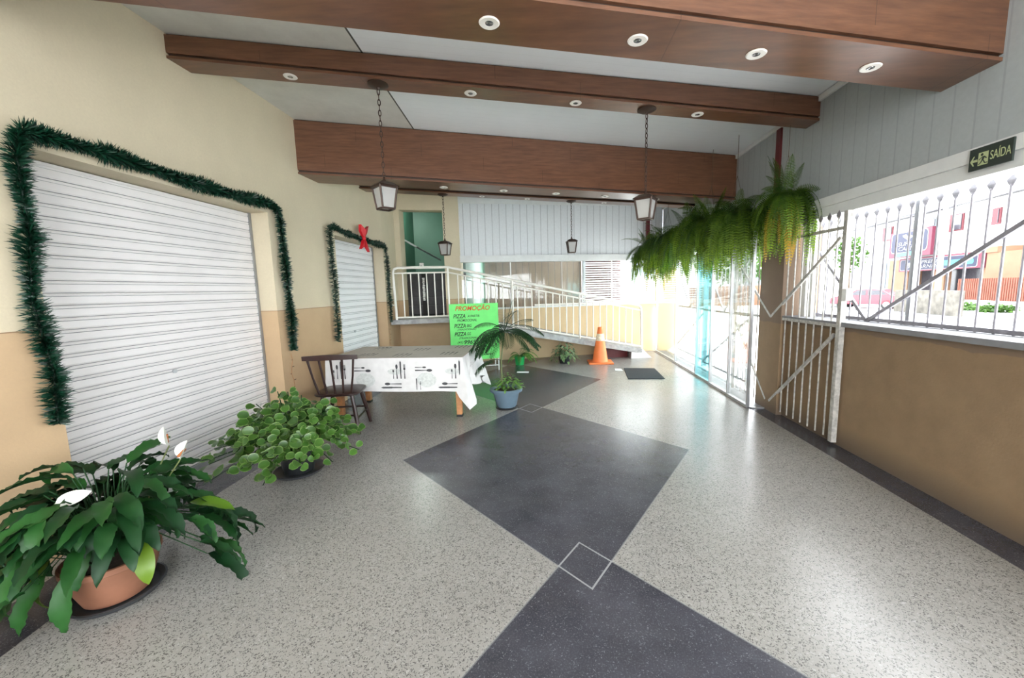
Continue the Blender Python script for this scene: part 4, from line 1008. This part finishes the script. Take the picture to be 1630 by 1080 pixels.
poly([(.072, .050), (.080, .048), (.070, .034), (.058, .026), (.055, .030), (.066, .038)], .002); poly([(.078, .050), (.086, .048), (.094, .034), (.106, .034), (.106, .028), (.090, .028)], .002)
mb.build('running_man', [M['exitink'], M['exitboard']], t, fix=False)

# ------------------------------------------------------------------ sliding gates, grille, glass doors
def spike(mb, x, y, z, w=.028):
    b0 = len(mb.v); h = .095
    mb.v += [(x, y, z), (x-.004, y-w, z-h*.45), (x-.004, y+w, z-h*.45), (x+.004, y-w, z-h*.45), (x+.004, y+w, z-h*.45), (x, y, z-h)]
    mb.f += [(b0, b0+1, b0+2), (b0, b0+4, b0+3), (b0+1, b0+5, b0+2), (b0+3, b0+4, b0+5), (b0, b0+3, b0+1), (b0, b0+2, b0+4), (b0+1, b0+3, b0+5), (b0+2, b0+5, b0+4)]; mb.mi += [mb.cur]*8
def gate(name, x, y0, y1, zlo, zmid, zhi, step, diags, label, mat, endposts=True, tips=True, cat='gate', z0r=None):
    t = thing(name, label, cat, (x, (y0+y1)/2, zlo))
    n = int(round((y1-y0)/step)); ztop = 2.06
    for i in range(1, n):
        y = y0+(y1-y0)*i/n; mb = MB(); mb.tube([(x, y, zlo), (x, y, ztop)], .0075, 6, caps=True)
        o = mb.build('picket', mat, t)
        if tips: s = MB(); spike(s, x, y, ztop+.065); s.build('spear_tip', M['backlitpaint'], o)
    if zmid: MB().bar((x, y0, zmid), (x, y1, zmid), .022, .03).build('rail', mat, t)
    MB().bar((x, y0, zhi), (x, y1, zhi), .022, .03).build('rail', mat, t)
    if z0r is not None: MB().bar((x, y0, z0r), (x, y1, z0r), .022, .03).build('rail', mat, t)
    if endposts:
        MB().bar((x, y0, zlo-.02), (x, y0, 2.10), .045, .045).build('end_post', mat, t)
        MB().bar((x, y1, zlo-.02), (x, y1, 2.08), .03, .03).build('end_post', mat, t)
    for (ya, z_a), (yb, z_b) in diags:
        MB().bar((x-.012, ya, z_a), (x-.012, yb, z_b), .018, .028).build('brace', mat, t)
    return t
g = gate('sliding_gate', 2.58, 3.75, 5.75, .05, 1.10, 1.96, .121, [((4.83, 1.11), (3.80, 1.88)), ((4.83, 1.11), (5.72, 1.80)), ((4.78, .12), (3.80, 1.02)), ((4.86, .12), (5.70, .98))],
         'white barred sliding gate leaf drawn back in front of the tan wall', M['rustwhite'])
MB().box((2.545, 3.66, 1.33), (2.60, 3.715, 1.43)).build('lock_case', M['whitemetal'], g, bevel=.004)
gate('sliding_gate', 2.80, 5.80, 7.45, .03, 1.05, 1.96, .135, [((6.6, 1.06), (5.85, 1.85)), ((6.6, 1.06), (7.4, 1.9)), ((5.85, .98), (7.4, .12))],
     'barred gate leaf beyond the tinted glass doors, middle of three', M['greymetal'], tips=True, z0r=.1)
gate('sliding_gate', 2.86, 7.50, 9.25, .03, 1.05, 1.96, .14, [((8.3, 1.06), (7.55, 1.9)), ((8.3, 1.06), (9.2, 1.9)), ((7.6, .98), (9.2, .12))],
     'barred gate leaf at the far end, next to the yellow pillar', M['greymetal'], tips=True, z0r=.1)
g = gate('window_grille', 2.82, 1.55, 4.55, 1.13, None, 1.155, .113, [((3.77, 1.14), (2.2, 2.10)), ((3.77, 1.14), (4.45, 1.80))],
         'white spear-tipped window grille with a diagonal brace, facing the street', M['backlitpaint'], endposts=False, cat='grille')
MB().bar((2.86, 3.42, 1.13), (2.86, 3.42, 2.10), .035, .035).build('post', M['greymetal'], g)

def glass_door(y0, y1, x, mat, label, handle=None):
    t = thing('glass_door', label, 'door', (x, (y0+y1)/2, 0))
    MB().box((x-.005, y0+.01, .015), (x+.005, y1-.01, 2.09)).build('pane', mat, t)
    for y in (y0, y1): MB().box((x-.016, y-.012, .0), (x+.016, y+.012, 2.10)).build('stile', M['alu'], t)
    MB().box((x-.018, y0, .0), (x+.018, y1, .035)).build('bottom_rail', M['alu'], t)
    if handle: MB().tube([(x-.03, handle, .95), (x-.03, handle, 1.15)], .01, 8).build('handle', M['alu'], t)
    return t
glass_door(4.90, 5.44, 2.385, M['glass'], 'clear glass door panel nearest the camera, against the pillar')
glass_door(5.47, 6.08, 2.40, M['glass'], 'clear glass door panel between the nearest panel and the cyan one')
glass_door(6.10, 6.70, 2.415, M['cyanglass'], 'cyan-tinted glass door panel in the middle of the entrance')
glass_door(6.73, 7.82, 2.43, M['glass'], 'wide clear glass panel beyond the cyan-tinted one')
glass_door(7.85, 9.25, 2.445, M['glass'], 'farthest clear glass panel, next to the yellow pillar')
t = thing('drain_grate', 'long steel floor drain grate along the glass doors', 'grate', (2.52, 7, 0))
mb = MB(); mb.box((2.40, 4.86, .0), (2.414, 9.3, .014)); mb.box((2.636, 4.86, 0), (2.65, 9.3, .014)); mb.box((2.40, 4.86, 0), (2.65, 4.88, .014)); mb.build('frame', M['alu'], t)
mb = MB(); y = 4.90
while y < 9.3: mb.box((2.414, y, .0), (2.636, y+.010, .012)); y += .032
mb.build('grating', M['alu'], t)
mb = MB(); mb.box((2.415, 4.88, .0005), (2.635, 9.3, .002)); mb.build('channel', M['black'], t)

# ------------------------------------------------------------------ glazing and neighbour behind the far wall
t = thing('far_glazing', 'glazed strip with thin white mullions above the low wall', 'window', (.4, YF(.4, .07), 1.13))
mb = MB(); fpr(mb, -1.8, 2.5, 1.13, 2.09, .065, .073); mb.build('pane', M['glass'], t)
for x, w in ((-.80, .018), (.30, .012), (.76, .03), (1.42, .025), (1.97, .02)):
    mb = MB(); fpr(mb, x-w/2, x+w/2, 1.13, 2.09, .05, .085); mb.build('mullion', M['whitemetal'] if w != .03 else M['greymetal'], t)
for x in (-.72, 1.42): mb = MB(); fpr(mb, x-.03, x+.03, 1.50, 1.58, .03, .06); mb.build('latch', M['paper'], t)
mb = MB(); fpr(mb, -1.55, .86, 0, 3.2, 1.5, 1.6); o = mb.build('board_fence', M['brownboard']); tag(o, 'tall weathered brown board wall behind the far glazing', 'wall')
t = thing('louvre_screen', 'white slatted louvre screen behind the right part of the glazing', 'screen', (1.5, YF(1.5, 1.45), 0))
mb = MB(); fpr(mb, .88, .95, 0, 2.6, 1.4, 1.46); mb.build('post', M['greymetal'], t)
mb = MB(); z = .9
while z < 2.45: fpr(mb, .92, 1.9, z, z+.028, 1.42, 1.45); z += .058
mb.build('slats', M['blind'], t)
mb = MB(); fpr(mb, .95, 1.9, .2, 2.6, 1.52, 1.56); mb.build('backing', simple('dark_red_brick', (.09, .03, .03), .9, var=.5, scale=14), t)
mb = MB(); fpr(mb, 2.16, 2.72, 0, 1.95, 1.40, 1.45); o = mb.build('yard_gate', board_mat('grey_blue_boards', (.40, .47, .53), 'x', .1)); tag(o, 'grey-blue boarded yard gate seen beyond the far glazing', 'gate')

# ------------------------------------------------------------------ across the street
t = thing('butcher_shop', 'white two-storey shop building with peach ground floor across the street', 'building', ow(44, 29, -.5))
mb = MB(); opr(mb, 29, 62, 27.1, 40, 3.4, 7.6); mb.build('upper_wall', M['render'], t)
mb = MB(); opr(mb, 47.5, 50.4, 27.1, 40, -.5, 3.4); opr(mb, 43.0, 45.2-.8, 27.1, 27.6, -.5, 3.4); opr(mb, 38.4, 39.2, 27.0, 27.6, -.5, 3.4); mb.build('ground_wall', M['peach'], t)
mb = MB(); opr(mb, 38, 50.4, 28.2, 28.4, -.5, 3.4); mb.build('shop_interior', M['darkwin'], t)
mb = MB(); opr(mb, 50.4, 57.5, 27.15, 40, -.5, 3.4); mb.build('side_wall', M['render'], t)
for s0, s1, z1 in ((50.8, 54.3, 3.2), (55.0, 56.8, 3.2)):
    mb = MB(); opr(mb, s0, s1, 27.05, 27.14, .2, z1); mb.build('roller_door', M['greyshut'], t)
mb = MB(); opr(mb, 29, 62, 26.6, 40, 7.35, 7.6); mb.build('roof_edge', M['roofgrey'], t)
for s0, s1, z0, z1, fr in ((41.5, 42.9, 5.35, 6.75, 1), (38.2, 38.9, 5.35, 6.55, 1), (50.2, 51.8, 5.5, 6.9, 1), (44.4, 45.4, 6.05, 6.8, 0), (34, 35.2, 5.4, 6.6, 1), (47.0, 47.9, 6.1, 6.8, 0)):
    mb = MB(); opr(mb, s0, s1, 27.0, 27.09, z0, z1); w = mb.build('window', M['redframe'] if fr else M['greyshut'], t)
    mb = MB(); opr(mb, s0+.12, s1-.45*fr-.1, 26.95, 27.0, z0+.1, z1-.1); mb.build('pane', M['darkwin'], w)
tag(MB().build('x', M['peach']) if False else t, t['label'], 'building')
def osign(name, lab, s0, s1, d, z0, z1, big):
    t = thing(name, lab, 'sign', ow((s0+s1)/2, d, z0), 'butcher shop signs')
    mb = MB(); opr(mb, s0, s1, d, d+.3, z0, z1); mb.build('panel', M['signred'], t)
    W, H = s1-s0, z1-z0; RGT = -US; UP = V((0, 0, 1))
    def Q(u, v, o=.01): return ow(s1-u*W, d-o, z0+v*H)
    def rr(mb, u0, u1, v0, v1, o):
        pts = []; ru, rv = .07*(H/W if W > H else 1)*2, .14
        for cu, cv, a0 in ((u1-ru, v1-rv, 0), (u0+ru, v1-rv, 90), (u0+ru, v0+rv, 180), (u1-ru, v0+rv, 270)):
            for k in range(5): a = math.radians(a0+22.5*k); pts.append(Q(cu+ru*math.cos(a), cv+rv*math.sin(a), o))
        b0 = len(mb.v); mb.v += [tuple(p) for p in pts]; mb.f.append(tuple(range(b0, b0+len(pts)))); mb.mi.append(0)
    if big:
        mb = MB(); rr(mb, .05, .93, .18, .97, .010); mb.build('border', M['signwhite'], t, fix=False)
        mb = MB(); rr(mb, .065, .915, .20, .95, .016); mb.build('field', M['signblue'], t, fix=False)
        mb = MB(); mb.quad(Q(.22, .02, .02), Q(.75, .06, .02), Q(.78, .22, .02), Q(.22, .17, .02)); mb.build('stripe', M['signcyan'], t, fix=False)
        mb = MB(); mb.quad(*[Q(u, v, .022) for u, v in ((.33, .85), (.42, .88), (.46, .80), (.50, .86), (.56, .80), (.66, .84), (.54, .70), (.47, .62), (.43, .70), (.37, .76))]); mb.build('emblem', M['signwhite'], t, fix=False)
        text_part('lettering', 'SUPREME', t, M['signwhite'], Q(.24, .44, .03), RGT, UP, .60*W, .15*H, .004, .15, 0)
        text_part('lettering', 'CARNES', t, M['signwhite'], Q(.26, .26, .03), RGT, UP, .54*W, .14*H, .004, .15, 0)
    else:
        mb = MB(); rr(mb, .02, .97, .08, .88, .010); mb.build('border', M['signwhite'], t, fix=False)
        mb = MB(); rr(mb, .026, .963, .105, .855, .016); mb.build('field', M['signblue'], t, fix=False)
        mb = MB(); rr(mb, .57, .93, .28, .62, .022); mb.build('stripe', M['signcyan'], t, fix=False)
        mb = MB(); mb.quad(*[Q(u, v, .022) for u, v in ((.12, .55), (.16, .66), (.19, .56), (.21, .62), (.18, .36), (.14, .22), (.15, .42))]); mb.build('emblem', M['signwhite'], t, fix=False)
        text_part('lettering', 'SUPREME', t, M['signwhite'], Q(.24, .52, .03), RGT, UP, .31*W, .24*H, .004, .15, 0)
        text_part('lettering', 'CARNES', t, M['signwhite'], Q(.24, .20, .03), RGT, UP, .30*W, .24*H, .004, .15, 0)
    return t
osign('shop_sign', 'upper square blue shop sign in a crimson frame across the street', 43.1, 48.6, 26.0, 3.55, 5.95, True)
osign('shop_sign', 'long lower blue shop sign with a turquoise stripe over the shop front', 38.8, 48.0, 26.6, 2.2, 3.45, False)
t = thing('peach_house', 'low peach wall building behind the red picket fence', 'building', ow(32, 26.5, -.5))
mb = MB(); opr(mb, 26, 36.6, 25.4, 27, -.5, 3.2); mb.build('wall', M['peach'], t)
mb = MB(); opr(mb, 35.7, 36.7, 25.3, 27, 3.2, 3.6); mb.build('parapet', M['peach'], t)
t = thing('picket_fence', 'red-brown picket fence on a white base across the street', 'fence', ow(33, 24.3, -.5))
mb = MB(); opr(mb, 26, 37.3, 24.25, 24.5, -.5, -.12); mb.build('base', M['render'], t)
for z in (.1, 1.0): mb = MB(); opr(mb, 26, 37.3, 24.34, 24.4, z, z+.07); mb.build('rail', M['orangebrick'], t)
s = 27.5; k = 0
while s < 37.2 and k < 60:
    mb = MB(); opr(mb, s, s+.09, 24.28, 24.33, -.1, 1.40); mb.build('picket', M['orangebrick'], t); s += .165; k += 1
mb = MB(); opr(mb, 24.75, 29.2, 16.1, 16.5, -.5, .85); o = mb.build('stone_wall', M['stone']); tag(o, 'old mottled stone garden wall on the far side of the street', 'wall')
def shrub(name, s, d, z, rx, rz_, n, lab, seed, mat='treeleaf', leafs=.25):
    c = ow(s, d, z); t = thing(name, lab, 'shrub' if rx < 2 else 'tree', (c.x, c.y, -.5)); rnd = random.Random(seed); mb = MB()
    for k in range(n):
        q = V((rnd.gauss(0, 1), rnd.gauss(0, 1), rnd.gauss(0, 1))).normalized()*rnd.uniform(.5, 1); p = c+V((q.x*rx, q.y*rx, q.z*rz_))
        leaf(mb, p, (rnd.uniform(-1, 1), rnd.uniform(-1, 1), rnd.uniform(-1, .6)), (rnd.uniform(-1, 1), rnd.uniform(-1, 1), 1), leafs, leafs*.6, 'lance', .4, rnd.random(), .1, 3, 0, rnd)
    mb.build('foliage', M[mat], t, fix=False)
    MB().tube([(c.x, c.y, -.5), (c.x, c.y, z)], [.05*rx+.02, .03*rx+.01], 8).build('trunk', M['bark'], t)
shrub('low_shrub', 30.8, 20.5, -.30, .9, .2, 300, 'flat green shrub growing on the verge before the picket fence', 1)
shrub('low_shrub', 28.6, 20.5, -.28, .8, .22, 300, 'green shrub on the verge at the right edge of the photo', 2)
def tree(x, y, z, rx, rz_, n, lab, seed):
    t = thing('street_tree', lab, 'tree', (x, y, -.5)); rnd = random.Random(seed); mb = MB(); c = V((x, y, z))
    for k in range(n):
        q = V((rnd.gauss(0, 1), rnd.gauss(0, 1), rnd.gauss(0, 1))).normalized()*rnd.uniform(.55, 1); p = c+V((q.x*rx, q.y*rx, q.z*rz_))
        leaf(mb, p, (rnd.uniform(-1, 1), rnd.uniform(-1, 1), rnd.uniform(-1, .6)), (rnd.uniform(-1, 1), rnd.uniform(-1, 1), 1), .34, .22, 'lance', .4, rnd.random(), .1, 3, 0, rnd)
    mb.build('foliage', M['treeleaf'], t, fix=False); MB().tube([(x, y, -.5), (x, y, z)], [.22, .12], 8).build('trunk', M['bark'], t)
tree(14.5, 32.5, 3.5, 3.1, 2.1, 1700, 'leafy green street tree seen through the glass doors', 3)
tree(27.5, 39.5, 4.0, 1.3, 1.6, 420, 'small leafy tree seen through the bars right of the tan pillar', 4)
mb = MB(); mb.box((13, 38, -.5), (24, 38.3, 1.3)); tag(mb.build('peach_boundary_wall', M['peach']), 'peach boundary wall below the leafy street tree', 'wall')
# bright house behind the cars
t = thing('white_house', 'plain white house behind the parked van', 'building', (19, 48, -.5))
MB().box((11, 46, -.5), (27, 54, 4.6)).build('wall', M['render'], t); MB().box((10.6, 45.6, 4.6), (27.4, 54.4, 4.8)).build('roof', M['roofgrey'], t)
MB().box((21.5, 45.9, .5), (24.5, 46, 2.5)).build('window', M['greyshut'], t)

def carbody(name, lab, o, head, L, W, H, prof, glassp, mat, wheels, van=False):
    o = V(o); h = V((head[0], head[1], 0)).normalized(); sd = V((-h.y, h.x, 0)); t = thing(name, lab, 'car' if not van else 'van', o)
    def Q(a, b_, z): return o+h*a+sd*b_+V((0, 0, z))
    mb = MB(); mb.prism(prof, lambda a, z: Q(a*L, -W/2, z*H), lambda a, z: Q(a*L, W/2, z*H)); mb.build('body', mat, t, bevel=.04)
    for sgn in (-1, 1):
        for g in glassp:
            m2 = MB(); m2.prism(g, lambda a, z: Q(a*L, sgn*(W/2-.02), z*H), lambda a, z: Q(a*L, sgn*(W/2+.012), z*H)); m2.build('side_window', M['darkwin'], t)
        for a in wheels:
            c = Q(a*L, sgn*(W/2-.10), .31); w = MB(); w.tube([c-sd*.1, c+sd*.1], .31, 20); wo = w.build('wheel', M['tyre'], t, smooth=True)
            w = MB(); w.tube([c+sd*(.09*sgn), c+sd*(.115*sgn)], .18, 14); w.build('hubcap', M['alu'], wo)
    return t, Q
prof = [(-.5, .22), (-.5, .55), (-.46, .66), (-.36, .70), (-.24, .96), (-.12, 1.0), (.10, .98), (.24, .70), (.42, .62), (.49, .52), (.5, .22)]
gl = [[(-.32, .71), (-.22, .93), (-.06, .95), (-.06, .69)], [(-.03, .69), (-.03, .95), (.09, .93), (.20, .69)]]
cc = V((22.75, 30.6, -.5))
carbody('red_car', 'red hatchback parked across the street in front of the shop', cc, (-2.11, 2.85), 4.0, 1.65, 1.38, prof, gl, M['carred'], (-.31, .31))
prof2 = [(-.5, .12), (-.5, .98), (-.46, 1.0), (.25, 1.0), (.30, .95), (.38, .60), (.48, .50), (.5, .12)]
t, Q = carbody('white_van', 'white van with a dark grille parked left of the red car', V((20.5, 36.2, -.5)), (-.25, -1), 4.6, 1.9, 2.2, prof2, [[(.2, .62), (.2, .92), (.29, .92), (.36, .62)]], M['carwhite'], (-.3, .32), van=True)
m2 = MB(); m2.hexa([Q(2.28, -.7, .55), Q(2.34, -.7, .55), Q(2.34, .7, .55), Q(2.28, .7, .55), Q(2.28, -.7, 1.0), Q(2.34, -.7, 1.0), Q(2.34, .7, 1.0), Q(2.28, .7, 1.0)]); m2.build('grille', M['darkwin'], t)
m2 = MB(); m2.hexa([Q(1.60, -.8, 1.35), Q(1.78, -.8, 1.3), Q(1.78, .8, 1.3), Q(1.60, .8, 1.35), Q(1.42, -.8, 2.0), Q(1.50, -.8, 2.0), Q(1.50, .8, 2.0), Q(1.42, .8, 2.0)]); m2.build('windscreen', M['darkwin'], t)

def upole(s, d, lab, H):
    p = ow(s, d, -.5); t = thing('utility_pole', lab, 'pole', p)
    MB().tube([p, p+V((0, 0, H))], [.16, .11], 12).build('shaft', M['concrete_lt'], t, smooth=True)
    MB().bar(p+US*-.9+V((0, 0, H-.6)), p+US*.9+V((0, 0, H-.6)), .10).build('crossarm', M['greymetal'], t)
    q = p+V((-.3, .25, H-1.9)); MB().lathe([(.2, 0), (.24, .05), (.24, .6), (.1, .68)], q, 16).build('transformer', M['greymetal'], t, smooth=True)
    return p
pa = upole(32.5, 20.2, 'concrete utility pole standing before the shop signs', 8.3)
pb = upole(35.7, 17.5, 'concrete utility pole with a round transformer behind the gate post', 8.6)
t = thing('overhead_cables', 'dark power cables strung above the street', 'cables', (20, 20, 5))
for k, (d, z, sag) in enumerate(((20.2, 7.6, .5), (20.4, 7.1, .4), (19.9, 6.4, .45), (20.1, 6.0, .4), (20.3, 5.6, .5))):
    pts = []
    for i in range(26):
        s = 5+60*i/25; w = (i % 9)/8; pts.append(ow(s, d-2.7*min(1, max(0, (s-32.5)/3.2)), z-sag*4*w*(1-w)*.5))
    MB().tube(pts, .022, 5).build('cable', M['darkwin'], t)
